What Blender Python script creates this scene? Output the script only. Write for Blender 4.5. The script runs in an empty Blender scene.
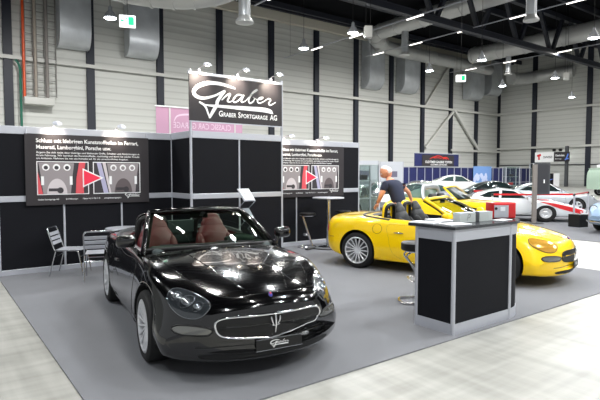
LOGO=[[(0.967,0.526,0.012),(1.0,0.556,0.013),(1.046,0.566,0.013),(1.09,0.558,0.012),(1.13,0.55,0.012)],[(0.95, 0.674, 0.0137), (0.814, 0.703, 0.0236), (0.679, 0.724, 0.0314), (0.528, 0.731, 0.0334), (0.38, 0.717, 0.0353), (0.251, 0.676, 0.0373), (0.152, 0.617, 0.0373), (0.098, 0.541, 0.0373), (0.114, 0.478, 0.0353), (0.194, 0.436, 0.0314), (0.303, 0.432, 0.0255), (0.432, 0.465, 0.0216), (0.544, 0.508, 0.0196), (0.639, 0.559, 0.0196), (0.72, 0.601, 0.0196)], [(0.726, 0.596, 0.0255), (0.648, 0.501, 0.0294), (0.571, 0.39, 0.0334), (0.561, 0.333, 0.0334), (0.485, 0.21, 0.0334), (0.413, 0.088, 0.0236)], [(0.413, 0.088, 0.0196), (0.377, 0.16, 0.0177), (0.346, 0.241, 0.0196), (0.301, 0.304, 0.0236), (0.211, 0.35, 0.0177)], [(0.283, 0.316, 0.0079), (0.412, 0.305, 0.0177), (0.58, 0.306, 0.0255), (0.771, 0.307, 0.0294), (0.947, 0.307, 0.0314), (0.965, 0.306, 0.0353), (1.145, 0.309, 0.0393), (1.35, 0.31, 0.0432), (1.56, 0.312, 0.0471), (1.721, 0.298, 0.0451), (1.786, 0.276, 0.0353), (1.828, 0.248, 0.0059)], [(0.667, 0.431, 0.0107), (0.773, 0.529, 0.0168), (0.845, 0.558, 0.0184), (0.815, 0.482, 0.0168), (0.788, 0.414, 0.0168), (0.86, 0.414, 0.0122), (0.949, 0.485, 0.0092), (0.967, 0.531, 0.0122), (1.046, 0.565, 0.0138), (0.967, 0.528, 0.0168), (0.911, 0.454, 0.0168), (0.936, 0.408, 0.0153), (1.015, 0.441, 0.0138), (1.096, 0.517, 0.0138), (1.147, 0.562, 0.0153), (1.102, 0.483, 0.0168), (1.095, 0.425, 0.0153), (1.176, 0.449, 0.0092), (1.248, 0.522, 0.0092)], [(1.248, 0.522, 0.0092), (1.352, 0.619, 0.0122), (1.457, 0.696, 0.0168), (1.377, 0.657, 0.0153), (1.294, 0.561, 0.0184), (1.254, 0.478, 0.0184), (1.278, 0.419, 0.0168), (1.351, 0.451, 0.0153), (1.389, 0.516, 0.0122), (1.351, 0.539, 0.0092), (1.435, 0.506, 0.0092)], [(1.435, 0.499, 0.0092), (1.54, 0.515, 0.0107), (1.587, 0.555, 0.0122), (1.508, 0.541, 0.0153), (1.455, 0.478, 0.0168), (1.497, 0.437, 0.0153), (1.593, 0.471, 0.0107), (1.679, 0.527, 0.0092), (1.729, 0.542, 0.0153), (1.772, 0.517, 0.0107), (1.724, 0.455, 0.0168), (1.754, 0.418, 0.0153), (1.831, 0.449, 0.0107), (1.881, 0.481, 0.0107)]]
import bpy, bmesh, math, random
from math import sin, cos, pi, radians, sqrt, hypot
from mathutils import Vector, Matrix, Euler
from mathutils.bvhtree import BVHTree
random.seed(7)
SC = bpy.context.scene
COL = SC.collection

# ------------------------------------------------------------------ materials
def srgb(c):
    return tuple(((v/255)/12.92 if v/255 <= .04045 else (((v/255)+.055)/1.055)**2.4) for v in c)
MATS = {}
def mat(name, rgb=(128,128,128), rough=.5, metal=0., coat=0., emit=0., trans=0., spec=.5, noise=None, bump=None, ior=1.45, alpha=1., coatrough=.03):
    if name in MATS: return MATS[name]
    m = bpy.data.materials.new(name); m.use_nodes = True
    nt = m.node_tree; b = nt.nodes['Principled BSDF']
    c = srgb(rgb)
    b.inputs['Base Color'].default_value = (*c, 1)
    b.inputs['Roughness'].default_value = rough
    b.inputs['Metallic'].default_value = metal
    b.inputs['Coat Weight'].default_value = coat
    b.inputs['Coat Roughness'].default_value = coatrough
    b.inputs['Specular IOR Level'].default_value = spec
    b.inputs['Transmission Weight'].default_value = trans
    b.inputs['IOR'].default_value = ior
    b.inputs['Alpha'].default_value = alpha
    if emit:
        b.inputs['Emission Color'].default_value = (*c, 1); b.inputs['Emission Strength'].default_value = emit
    if noise:
        sc, amt = noise
        tc = nt.nodes.new('ShaderNodeTexCoord'); n = nt.nodes.new('ShaderNodeTexNoise')
        n.inputs['Scale'].default_value = sc; n.inputs['Detail'].default_value = 6
        nt.links.new(tc.outputs['Object'], n.inputs['Vector'])
        mx = nt.nodes.new('ShaderNodeMix'); mx.data_type = 'RGBA'
        mx.inputs[6].default_value = (*[max(0, v*(1-amt)) for v in c], 1)
        mx.inputs[7].default_value = (*[min(1, v*(1+amt)) for v in c], 1)
        nt.links.new(n.outputs['Fac'], mx.inputs[0]); nt.links.new(mx.outputs[2], b.inputs['Base Color'])
    if bump:
        sc, st = bump
        tc = nt.nodes.new('ShaderNodeTexCoord'); n = nt.nodes.new('ShaderNodeTexNoise')
        n.inputs['Scale'].default_value = sc
        nt.links.new(tc.outputs['Object'], n.inputs['Vector'])
        bp = nt.nodes.new('ShaderNodeBump'); bp.inputs['Strength'].default_value = st; bp.inputs['Distance'].default_value = .01
        nt.links.new(n.outputs['Fac'], bp.inputs['Height']); nt.links.new(bp.outputs['Normal'], b.inputs['Normal'])
    MATS[name] = m
    return m

# ------------------------------------------------------------------ mesh builder
def crv(pts, n=8, closed=False):
    """Catmull-Rom through points of any dimension"""
    P = [tuple(p) for p in pts]; out = []
    N = len(P); rng = N if closed else N-1
    for i in range(rng):
        if closed: a,b,c,d = P[(i-1)%N],P[i],P[(i+1)%N],P[(i+2)%N]
        else:
            a,b,c,d = P[max(i-1,0)],P[i],P[i+1],P[min(i+2,N-1)]
        for k in range(n):
            t = k/n
            out.append(tuple(.5*((2*q)+(-p+r)*t+(2*p-5*q+4*r-s)*t*t+(-p+3*q-3*r+s)*t**3) for p,q,r,s in zip(a,b,c,d)))
    if not closed: out.append(P[-1])
    return out
class M:
    def __init__(s): s.v=[]; s.f=[]; s.mi=[]; s.cur=0
    def add(s, vs, fs):
        o=len(s.v); s.v += [tuple(v) for v in vs]; s.f += [tuple(i+o for i in f) for f in fs]; s.mi += [s.cur]*len(fs); return s
    def box(s, c, d, rot=None, bev=0.):
        """centre c, full size d, chamfered edges when bev"""
        hx,hy,hz = d[0]/2,d[1]/2,d[2]/2
        bev=min(bev,hx*.95,hy*.95,hz*.95)
        vs=[];fs=[]
        if bev<=0:
            vs=[(x,y,z) for x in (-hx,hx) for y in (-hy,hy) for z in (-hz,hz)]
            fs=[(0,1,3,2),(4,6,7,5),(0,4,5,1),(2,3,7,6),(0,2,6,4),(1,5,7,3)]
        else:
            bm=bmesh.new(); bmesh.ops.create_cube(bm,size=1)
            for v in bm.verts: v.co=Vector((v.co.x*2*hx,v.co.y*2*hy,v.co.z*2*hz))
            bmesh.ops.bevel(bm,geom=list(bm.edges),offset=bev,segments=3 if bev>.012 else 1,affect='EDGES',profile=.5)
            bm.verts.index_update(); vs=[tuple(v.co) for v in bm.verts]; fs=[tuple(v.index for v in f.verts) for f in bm.faces]; bm.free()
        c=Vector(c)
        if rot is not None:
            R = rot if isinstance(rot,Matrix) else Euler(rot).to_matrix()
            vs=[R@Vector(v)+c for v in vs]
        else: vs=[Vector(v)+c for v in vs]
        return s.add(vs,fs)
    def bar(s, a, b, w, h=None, up=(0,0,1), bev=0.):
        a=Vector(a);b=Vector(b);d=(b-a);L=d.length;d.normalize();u=Vector(up)
        if abs(d.dot(u))>.98: u=Vector((1,0,0)) if abs(d.x)<.9 else Vector((0,1,0))
        y=u.cross(d).normalized();z=d.cross(y)
        R=Matrix((d,y,z)).transposed()
        return s.box((a+b)/2,(L,w,h or w),R,bev)
    def tube(s, pts, r, n=10, closed=False, cap=True, flat=1.):
        pts=[Vector(p) for p in pts]; N=len(pts)
        rr = r if isinstance(r,(list,tuple)) else [r]*N
        T=[]
        for i in range(N):
            if closed: t=pts[(i+1)%N]-pts[(i-1)%N]
            else: t=pts[min(i+1,N-1)]-pts[max(i-1,0)]
            T.append(t.normalized() if t.length>1e-9 else Vector((0,0,1)))
        up=Vector((0,0,1)) if abs(T[0].z)<.9 else Vector((0,1,0))
        x=T[0].cross(up).normalized(); vs=[];fs=[]
        for i in range(N):
            x=(x-T[i]*x.dot(T[i])); 
            if x.length<1e-6: x=T[i].orthogonal()
            x.normalize(); y=T[i].cross(x)
            for k in range(n):
                a=2*pi*k/n; vs.append(pts[i]+(x*cos(a)+y*sin(a)*flat)*rr[i])
        for i in range(N if closed else N-1):
            for k in range(n):
                a=i*n+k;b=i*n+(k+1)%n;c=((i+1)%N)*n+(k+1)%n;d=((i+1)%N)*n+k
                fs.append((a,b,c,d))
        if cap and not closed: fs += [tuple(range(n-1,-1,-1)), tuple((N-1)*n+k for k in range(n))]
        return s.add(vs,fs)
    def lathe(s, prof, n=32, c=(0,0,0), axis='Z', closed=False):
        """prof: (r, h) pairs"""
        vs=[];fs=[];N=len(prof)
        for r,h in prof:
            for k in range(n):
                a=2*pi*k/n
                p={'Z':(r*cos(a),r*sin(a),h),'Y':(r*cos(a),h,-r*sin(a)),'X':(h,r*cos(a),r*sin(a))}[axis]
                vs.append((p[0]+c[0],p[1]+c[1],p[2]+c[2]))
        for i in range(N if closed else N-1):
            j=(i+1)%N
            for k in range(n): fs.append((i*n+k,i*n+(k+1)%n,j*n+(k+1)%n,j*n+k))
        if not closed:
            if prof[0][0]>1e-6: fs.append(tuple(range(n-1,-1,-1)))
            if prof[-1][0]>1e-6: fs.append(tuple((N-1)*n+k for k in range(n)))
        return s.add(vs,fs)
    def disc(s, r, c, n=24):
        return s.add([(c[0]+r*cos(2*pi*k/n),c[1],c[2]+r*sin(2*pi*k/n)) for k in range(n)],[tuple(range(n))])
    def prism(s, pts, a, b, axis='Z'):
        """2D outline extruded between a and b along axis"""
        def P(p,h): return {'Z':(p[0],p[1],h),'Y':(p[0],h,p[1]),'X':(h,p[0],p[1])}[axis]
        n=len(pts); vs=[P(p,a) for p in pts]+[P(p,b) for p in pts]
        fs=[tuple(range(n-1,-1,-1)),tuple(range(n,2*n))]+[(i,(i+1)%n,n+(i+1)%n,n+i) for i in range(n)]
        return s.add(vs,fs)
    def ball(s, c, r, n=16, m=10, rot=None):
        r = r if isinstance(r,(tuple,list)) else (r,r,r)
        vs=[];fs=[]
        for i in range(m+1):
            ph=pi*i/m
            for k in range(n):
                a=2*pi*k/n; v=Vector((r[0]*sin(ph)*cos(a),r[1]*sin(ph)*sin(a),r[2]*cos(ph)))
                if rot is not None: v=Euler(rot).to_matrix()@v
                vs.append(v+Vector(c))
        for i in range(m):
            for k in range(n): fs.append((i*n+k,(i+1)*n+k,(i+1)*n+(k+1)%n,i*n+(k+1)%n))
        return s.add(vs,fs)
    def strip(s, pts, y=0., plane='XZ', th=.002):
        """variable width flat brush stroke; pts (u,v,halfwidth); lies in plane at depth y facing -Y"""
        s.k=getattr(s,'k',0)+1; y-=s.k*.0012
        P=crv(pts,6); L=[];R=[]
        for i,(u,v,w) in enumerate(P):
            a=P[max(i-1,0)];b=P[min(i+1,len(P)-1)];dx,dy=b[0]-a[0],b[1]-a[1];l=hypot(dx,dy) or 1
            L.append((u-dy/l*w,v+dx/l*w));R.append((u+dy/l*w,v-dx/l*w))
        n=len(P); Q=L+R
        vs=[(u,y,v) for u,v in Q]
        s.add(vs,[(i,n+i,n+i+1,i+1) for i in range(n-1)])
        for (u,v,w) in (P[0],P[-1]):
            k=10; s.add([(u+w*cos(2*pi*j/k),y-.0006,v+w*sin(2*pi*j/k)) for j in range(k)],[tuple(range(k-1,-1,-1))])
        return s
    def xf(s, mtx):
        s.v=[tuple(mtx@Vector(v)) for v in s.v]; return s
    def build(s, name, mats, parent=None, smooth=35, loc=None, rot=None, recalc=True):
        me=bpy.data.meshes.new(name); me.from_pydata(s.v,[],s.f)
        for m in (mats if isinstance(mats,(list,tuple)) else [mats]): me.materials.append(m)
        if len(me.materials)>1: me.polygons.foreach_set('material_index',s.mi)
        if recalc:
            bm=bmesh.new(); bm.from_mesh(me); bmesh.ops.remove_doubles(bm,verts=bm.verts,dist=1e-6); bmesh.ops.recalc_face_normals(bm,faces=bm.faces); bm.to_mesh(me); bm.free()
        return link(name,me,parent,smooth,loc,rot)
def link(name, me, parent=None, smooth=35, loc=None, rot=None):
    if smooth:
        me.polygons.foreach_set('use_smooth',[True]*len(me.polygons))
        me.set_sharp_from_angle(angle=radians(smooth))
    me.update()
    o=bpy.data.objects.new(name,me); COL.objects.link(o)
    if parent: o.parent=parent
    if loc: o.location=loc
    if rot: o.rotation_euler=rot
    return o
def thing(name, label, cat, loc=(0,0,0), rz=0, group=None):
    o=bpy.data.objects.new(name,None); COL.objects.link(o); o.empty_display_size=.1
    o.location=loc; o.rotation_euler=(0,0,rz); o['label']=label; o['category']=cat
    if group: o['group']=group
    return o
def tag(o, label, cat, group=None, kind=None):
    o['label']=label; o['category']=cat
    if group: o['group']=group
    if kind: o['kind']=kind
    return o
def struct(o): o['kind']='structure'; return o
def dup(root, loc=None, rz=None, label=None):
    def cp(o,par):
        c=o.copy(); COL.objects.link(c)
        if par: c.parent=par
        for ch in list(o.children): cp(ch,c)
        return c
    r=cp(root,None)
    if loc is not None: r.location=loc
    if rz is not None: r.rotation_euler=(0,0,rz)
    if label: r['label']=label
    return r
def text_mesh(s, size=1., extrude=0., bold=0., spacing=1.):
    cu=bpy.data.curves.new('txt','FONT'); cu.body=s; cu.size=size; cu.extrude=extrude; cu.offset=bold; cu.space_character=spacing
    cu.resolution_u=3
    o=bpy.data.objects.new('txt',cu); COL.objects.link(o)
    dg=bpy.context.evaluated_depsgraph_get(); me=bpy.data.meshes.new_from_object(o.evaluated_get(dg))
    bpy.data.objects.remove(o); 
    vs=[tuple(v.co) for v in me.vertices]; fs=[tuple(p.vertices) for p in me.polygons]
    bpy.data.meshes.remove(me)
    return vs,fs
def text(m, s, x, z, h, y, width=None, bold=0., mirror=False):
    """add text to builder m in plane XZ facing -Y, lower-left (x,z), cap height h"""
    vs,fs=text_mesh(s,1.,bold=bold)
    k=h/.7
    w=max(v[0] for v in vs); kx = (width/w) if width else k
    if mirror: m.add([(x+width-v[0]*kx if width else x-v[0]*kx,y,z+v[1]*k) for v in vs],fs)
    else: m.add([(x+v[0]*kx,y,z+v[1]*k) for v in vs],fs)
    return w*kx
def bake(o, mods=True):
    dg=bpy.context.evaluated_depsgraph_get(); me=bpy.data.meshes.new_from_object(o.evaluated_get(dg)); return me
def skin(name, verts, edges, radii, m, parent=None, sub=2, root=0):
    me=bpy.data.meshes.new(name); me.from_pydata(verts,edges,[])
    o=bpy.data.objects.new('t',me); COL.objects.link(o)
    md=o.modifiers.new('s','SKIN')
    for i,r in enumerate(radii):
        sv=me.skin_vertices[0].data[i]; sv.radius = r if isinstance(r,tuple) else (r,r); sv.use_root = (i==root)
    md.use_smooth_shade=True
    sb=o.modifiers.new('b','SUBSURF'); sb.levels=sub; sb.render_levels=sub
    r=bake(o); bpy.data.objects.remove(o)
    r.materials.clear(); r.materials.append(m)
    return link(name,r,parent,60)
def pch(xs, ys):
    """monotone cubic interpolation"""
    n=len(xs); h=[xs[i+1]-xs[i] for i in range(n-1)]; d=[(ys[i+1]-ys[i])/h[i] for i in range(n-1)]
    m=[d[0]]+[0 if d[i-1]*d[i]<=0 else 2*d[i-1]*d[i]/(d[i-1]+d[i]) for i in range(1,n-1)]+[d[-1]]
    def f(x):
        if x<=xs[0]: return ys[0]
        if x>=xs[-1]: return ys[-1]
        i=0
        while x>xs[i+1]: i+=1
        t=(x-xs[i])/h[i]
        return (2*t**3-3*t*t+1)*ys[i]+(t**3-2*t*t+t)*h[i]*m[i]+(-2*t**3+3*t*t)*ys[i+1]+(t**3-t*t)*h[i]*m[i+1]
    return f
def tab(**k):
    return {n:pch([p[0] for p in v],[p[1] for p in v]) for n,v in k.items()}
# ------------------------------------------------------------------ palette
m_black=mat('black_paint',(5,5,6),.12,0,1.,coatrough=.02)
m_yellow=mat('yellow_paint',(255,210,4),.3,0,1.,spec=.25)
m_rubber=mat('tyre_rubber',(22,22,23),.75)
m_rim=mat('silver_rim',(222,223,226),.3,.45)
m_chrome=mat('chrome',(225,225,228),.08,1.)
m_liner=mat('arch_liner',(10,10,11),.9)
m_trim=mat('black_trim',(14,14,15),.45)
m_grey=mat('grey_trim',(70,72,74),.6)
def thin_glass(name, rgb, refl=.9):
    m=bpy.data.materials.new(name); m.use_nodes=True; nt=m.node_tree; nt.nodes.clear()
    o=nt.nodes.new('ShaderNodeOutputMaterial'); t=nt.nodes.new('ShaderNodeBsdfTransparent'); g=nt.nodes.new('ShaderNodeBsdfGlossy'); x=nt.nodes.new('ShaderNodeMixShader'); f=nt.nodes.new('ShaderNodeFresnel')
    t.inputs[0].default_value=(*srgb(rgb),1); g.inputs['Roughness'].default_value=.01; g.inputs['Color'].default_value=(refl,refl,refl,1); f.inputs['IOR'].default_value=1.5
    nt.links.new(f.outputs[0],x.inputs[0]); nt.links.new(t.outputs[0],x.inputs[1]); nt.links.new(g.outputs[0],x.inputs[2]); nt.links.new(x.outputs[0],o.inputs[0]); return m
m_glass=thin_glass('tinted_window_glass',(196,214,196))
m_darkglass=mat('tinted_glass',(30,42,42),.05,0,1.)
m_lens=mat('clear_lens',(190,195,200),.05,0,1.,spec=.8)
m_lamp=mat('lamp_reflector',(120,125,130),.18,.8,1.)
m_amber=mat('amber_lens',(230,150,20),.1,0,1.)
m_maroon=mat('maroon_leather',(88,20,26),.42,bump=(60,.2))
m_dkleather=mat('dark_leather',(26,28,32),.5,bump=(60,.2))
m_dash=mat('dashboard_vinyl',(46,58,58),.6)
m_alu=mat('anodised_aluminium',(188,190,198),.42,.35)
m_steel=mat('polished_steel',(200,202,205),.18,1.)
m_panel=mat('black_booth_panel',(11,12,19),.7,spec=.25,noise=(30,.15))
m_white=mat('white_paint',(232,232,230),.35,0,.4)
m_silver=mat('silver_paint',(178,182,186),.3,.5,1.)
m_red=mat('red_paint',(205,25,30),.35,0,.6)
m_letter=mat('white_lettering',(238,238,238),.6)
m_brake=mat('brake_disc',(90,92,95),.35,.9)
m_cable=mat('black_cable',(18,18,20),.6)
# ------------------------------------------------------------------ car shells
def section(T, x, nseg=6):
    zb,wm,zm,ws,zs,wt,zt,zc = (T[k](x) for k in ('zb','wm','zm','ws','zs','wt','zt','zc'))
    cp=[(0,zb),(wm*.55,zb),(wm*.9,zb+.02*min(1,(zc-zb)/.3)),(wm*.985,zb+(zm-zb)*.35),(wm,zm),(ws,zs),(wt,zt),(wt*.45,zt*.25+zc*.75),(0,zc)]
    return crv(cp,nseg)
def shell_mesh(T, x0, x1, n=100, nseg=6, ease=True):
    xs=[]
    for i in range(n+1):
        t=i/n
        xs.append(x0+(x1-x0)*(.5-.5*cos(pi*t)))
    m=M(); rings=[]
    for x in xs:
        h=section(T,x,nseg); full=[(y,z) for y,z in h]+[(-y,z) for y,z in reversed(h[1:-1])]
        bd=T['bend'](x); wm=max(T['wm'](x),.05)
        rings.append([(x-bd*(min(1,abs(y)/.9))**2.3,y,z) for y,z in full])
    k=len(rings[0]); vs=[v for r in rings for v in r]; fs=[]
    for i in range(n):
        for j in range(k):
            fs.append((i*k+j,i*k+(j+1)%k,(i+1)*k+(j+1)%k,(i+1)*k+j))
    fs.append(tuple(range(k-1,-1,-1))); fs.append(tuple(n*k+j for j in range(k)))
    m.add(vs,fs); return m
def bvh_of(m):
    return BVHTree.FromPolygons([Vector(v) for v in m.v],m.f)
AX={'zx':lambda a,b:((a+1.8,b,3.),(-.6,0,-.8)),'z':lambda a,b:((a,b,4.),(0,0,-1)),'x+':lambda a,b:((5.,a,b),(-1,0,0)),'x-':lambda a,b:((-5.,a,b),(1,0,0)),'y-':lambda a,b:((a,-4.,b),(0,1,0)),'y+':lambda a,b:((a,4.,b),(0,-1,0))}
def cast(bv, a, b, axis, off=0.):
    o,d=AX[axis](a,b); h=bv.ray_cast(Vector(o),Vector(d))
    if h[0] is None: h=bv.find_nearest(Vector(o)+Vector(d)*4.)
    nrm=h[1] if h[1].dot(Vector(d))<0 else -h[1]
    return h[0]+nrm*off
def patch(m, bv, outline, axis, off=.004, rings=6, n=6, smooth=True, centre=None):
    O=crv(outline,n,True) if smooth else outline
    if not smooth:
        O2=[]
        for i in range(len(O)):
            a,b=O[i],O[(i+1)%len(O)]
            O2+= [(a[0]+(b[0]-a[0])*t/n,a[1]+(b[1]-a[1])*t/n) for t in range(n)]
        O=O2
    cx,cy=centre or (sum(p[0] for p in O)/len(O),sum(p[1] for p in O)/len(O))
    vs=[cast(bv,cx,cy,axis,off)];fs=[];k=len(O)
    for i in range(1,rings+1):
        t=i/rings
        for p in O: vs.append(cast(bv,cx+(p[0]-cx)*t,cy+(p[1]-cy)*t,axis,off))
    for j in range(k): fs.append((0,1+j,1+(j+1)%k))
    for i in range(rings-1):
        for j in range(k): fs.append((1+i*k+j,1+(i+1)*k+j,1+(i+1)*k+(j+1)%k,1+i*k+(j+1)%k))
    # skirt down to the surface, so that the patch has thickness
    b=len(vs)
    for p in O: vs.append(cast(bv,p[0],p[1],axis,-.004))
    for j in range(k): fs.append((1+(rings-1)*k+j,b+j,b+(j+1)%k,1+(rings-1)*k+(j+1)%k))
    m.add(vs,fs); return m
def seam(m, bv, pts, axis, r=.004, off=.001, closed=False, n=6, sm=5):
    P=crv(pts,sm,closed) if sm>1 else pts
    m.tube([cast(bv,p[0],p[1],axis,off) for p in P],r,n,closed); return m
def apply_cuts(name, m, mats, cutters, parent):
    """cutters: list of (M, material index)"""
    me=bpy.data.meshes.new(name); me.from_pydata(m.v,[],m.f)
    bm=bmesh.new(); bm.from_mesh(me); bmesh.ops.remove_doubles(bm,verts=bm.verts,dist=1e-5); bmesh.ops.recalc_face_normals(bm,faces=bm.faces); bm.to_mesh(me); bm.free()
    for q in mats: me.materials.append(q)
    o=bpy.data.objects.new('t',me); COL.objects.link(o); tmp=[]
    for cm,mi in cutters:
        c=cm.build('c',[mats[mi]],smooth=0); tmp.append(c)
        md=o.modifiers.new('b','BOOLEAN'); md.object=c; md.operation='DIFFERENCE'; md.solver='EXACT'; md.material_mode='TRANSFER'
    r=bake(o); bpy.data.objects.remove(o)
    for c in tmp: bpy.data.objects.remove(c)
    return link(name,r,parent,32)
def wheel(parent, x, y, z=0., R=.322, W=.235, rim_r=.238, spokes=15, rimmat=None, style='multi', steer=0.):
    rimmat=rimmat or m_rim
    s=-1 if y<0 else 1
    m=M(); w=W/2
    m.lathe([(rim_r,-w*.88),(rim_r+.012,-w*.98),(R-.04,-w),(R-.012,-w*.86),(R,-w*.62),(R,w*.62),(R-.012,w*.86),(R-.04,w),(rim_r+.012,w*.98),(rim_r,w*.88)],48,axis='Y',closed=True)
    t=m.build('wheel',m_rubber,parent,loc=(x,y,R+z),rot=(0,0,steer+(0 if s<0 else pi)))
    # rim : outer side towards local -Y
    m=M()
    m.lathe([(rim_r+.002,-w*.93),(rim_r-.008,-w*.97),(rim_r-.02,-w*.85),(rim_r-.026,-w*.3),(rim_r-.03,w*.85),(rim_r+.0,w*.85)],48,axis='Y',closed=True)
    if style=='multi':
        for i in range(spokes):
            a=2*pi*i/spokes; ca,sa=cos(a),sin(a)
            m.bar((.045*ca,-w*.62,.045*sa),((rim_r-.014)*ca,-w*.90,(rim_r-.014)*sa),.019,.022,up=(ca*0,1,0),bev=.004)
        m.lathe([(0,-w*.70),(.04,-w*.70),(.058,-w*.62),(.062,-w*.4),(0,-w*.4)],24,axis='Y')
    elif style=='five':
        for i in range(5):
            a=2*pi*i/5+.3; ca,sa=cos(a),sin(a)
            m.bar((.03*ca,-w*.7,.03*sa),((rim_r-.016)*ca,-w*.75,(rim_r-.016)*sa),.07,.02,up=(0,1,0),bev=.004)
        m.lathe([(0,-w*.8),(.05,-w*.8),(.06,-w*.6),(0,-w*.6)],20,axis='Y')
    else:
        m.lathe([(0,-w*.75),(.06,-w*.78),(.1,-w*.6),(.15,-w*.72),(rim_r-.03,-w*.6),(rim_r-.03,-w*.5),(0,-w*.5)],32,axis='Y')
        for i in range(10):
            a=2*pi*i/10; m.bar((.1*cos(a),-w*.68,.1*sin(a)),((rim_r-.02)*cos(a),-w*.8,(rim_r-.02)*sin(a)),.03,.02,up=(0,1,0))
    m.build('rim',rimmat,t)
    m=M(); m.lathe([(0,-w*.2),(.165,-w*.2),(.165,-w*.05),(0,-w*.05)],32,axis='Y'); m.build('brake_disc',m_brake,t)
    return t

def rbox(m,c,d,bev,rot=None): return m.box(c,d,rot,bev)

# ------------------------------------------------------------------ two-seat open sports car
SP=tab(
 zb=[(-2.2,.42),(-2.18,.33),(-2.12,.27),(-1.95,.21),(-1.5,.16),(1.5,.15),(1.9,.16),(2.04,.165),(2.09,.175),(2.12,.20),(2.14,.26)],
 wm=[(-2.2,.74),(-2.16,.80),(-2.0,.85),(-1.6,.89),(-1.22,.908),(-.5,.885),(.3,.878),(.8,.892),(1.22,.908),(1.6,.895),(1.9,.87),(2.05,.86),(2.11,.84),(2.14,.81)],
 zm=[(-2.2,.50),(-2.0,.52),(-1.2,.52),(0,.50),(1.2,.50),(1.8,.45),(2.05,.39),(2.13,.36)],
 ws=[(-2.2,.66),(-2.12,.75),(-1.8,.815),(-1.22,.86),(-.5,.83),(.3,.825),(.9,.84),(1.22,.845),(1.6,.81),(1.9,.76),(2.05,.72),(2.14,.66)],
 zs=[(-2.2,.66),(-2.15,.75),(-2.0,.81),(-1.6,.845),(-1.22,.86),(-.6,.84),(.0,.82),(.6,.80),(1.0,.79),(1.3,.775),(1.6,.73),(1.8,.67),(1.95,.60),(2.05,.535),(2.10,.49),(2.14,.43)],
 wt=[(-2.2,.5),(-1.8,.60),(-1.2,.68),(-.5,.70),(.4,.70),(.8,.68),(1.3,.66),(1.7,.62),(2.0,.56),(2.13,.5)],
 zt=[(-2.2,.70),(-2.16,.80),(-2.05,.86),(-1.6,.915),(-1.2,.93),(-.6,.905),(0,.885),(.6,.88),(1.0,.865),(1.3,.84),(1.6,.785),(1.85,.71),(1.98,.665),(2.06,.62),(2.11,.56),(2.14,.455)],
 zc=[(-2.2,.72),(-2.16,.83),(-2.05,.90),(-1.6,.945),(-1.2,.955),(-.6,.94),(0,.925),(.6,.945),(.9,.925),(1.22,.88),(1.6,.82),(1.85,.765),(1.98,.72),(2.05,.68),(2.10,.635),(2.128,.57),(2.14,.47)],
 bend=[(-2.2,-.42),(-1.6,-.16),(-1.0,0),(.4,0),(.8,.03),(1.3,.12),(1.8,.30),(2.14,.44)])
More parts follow.
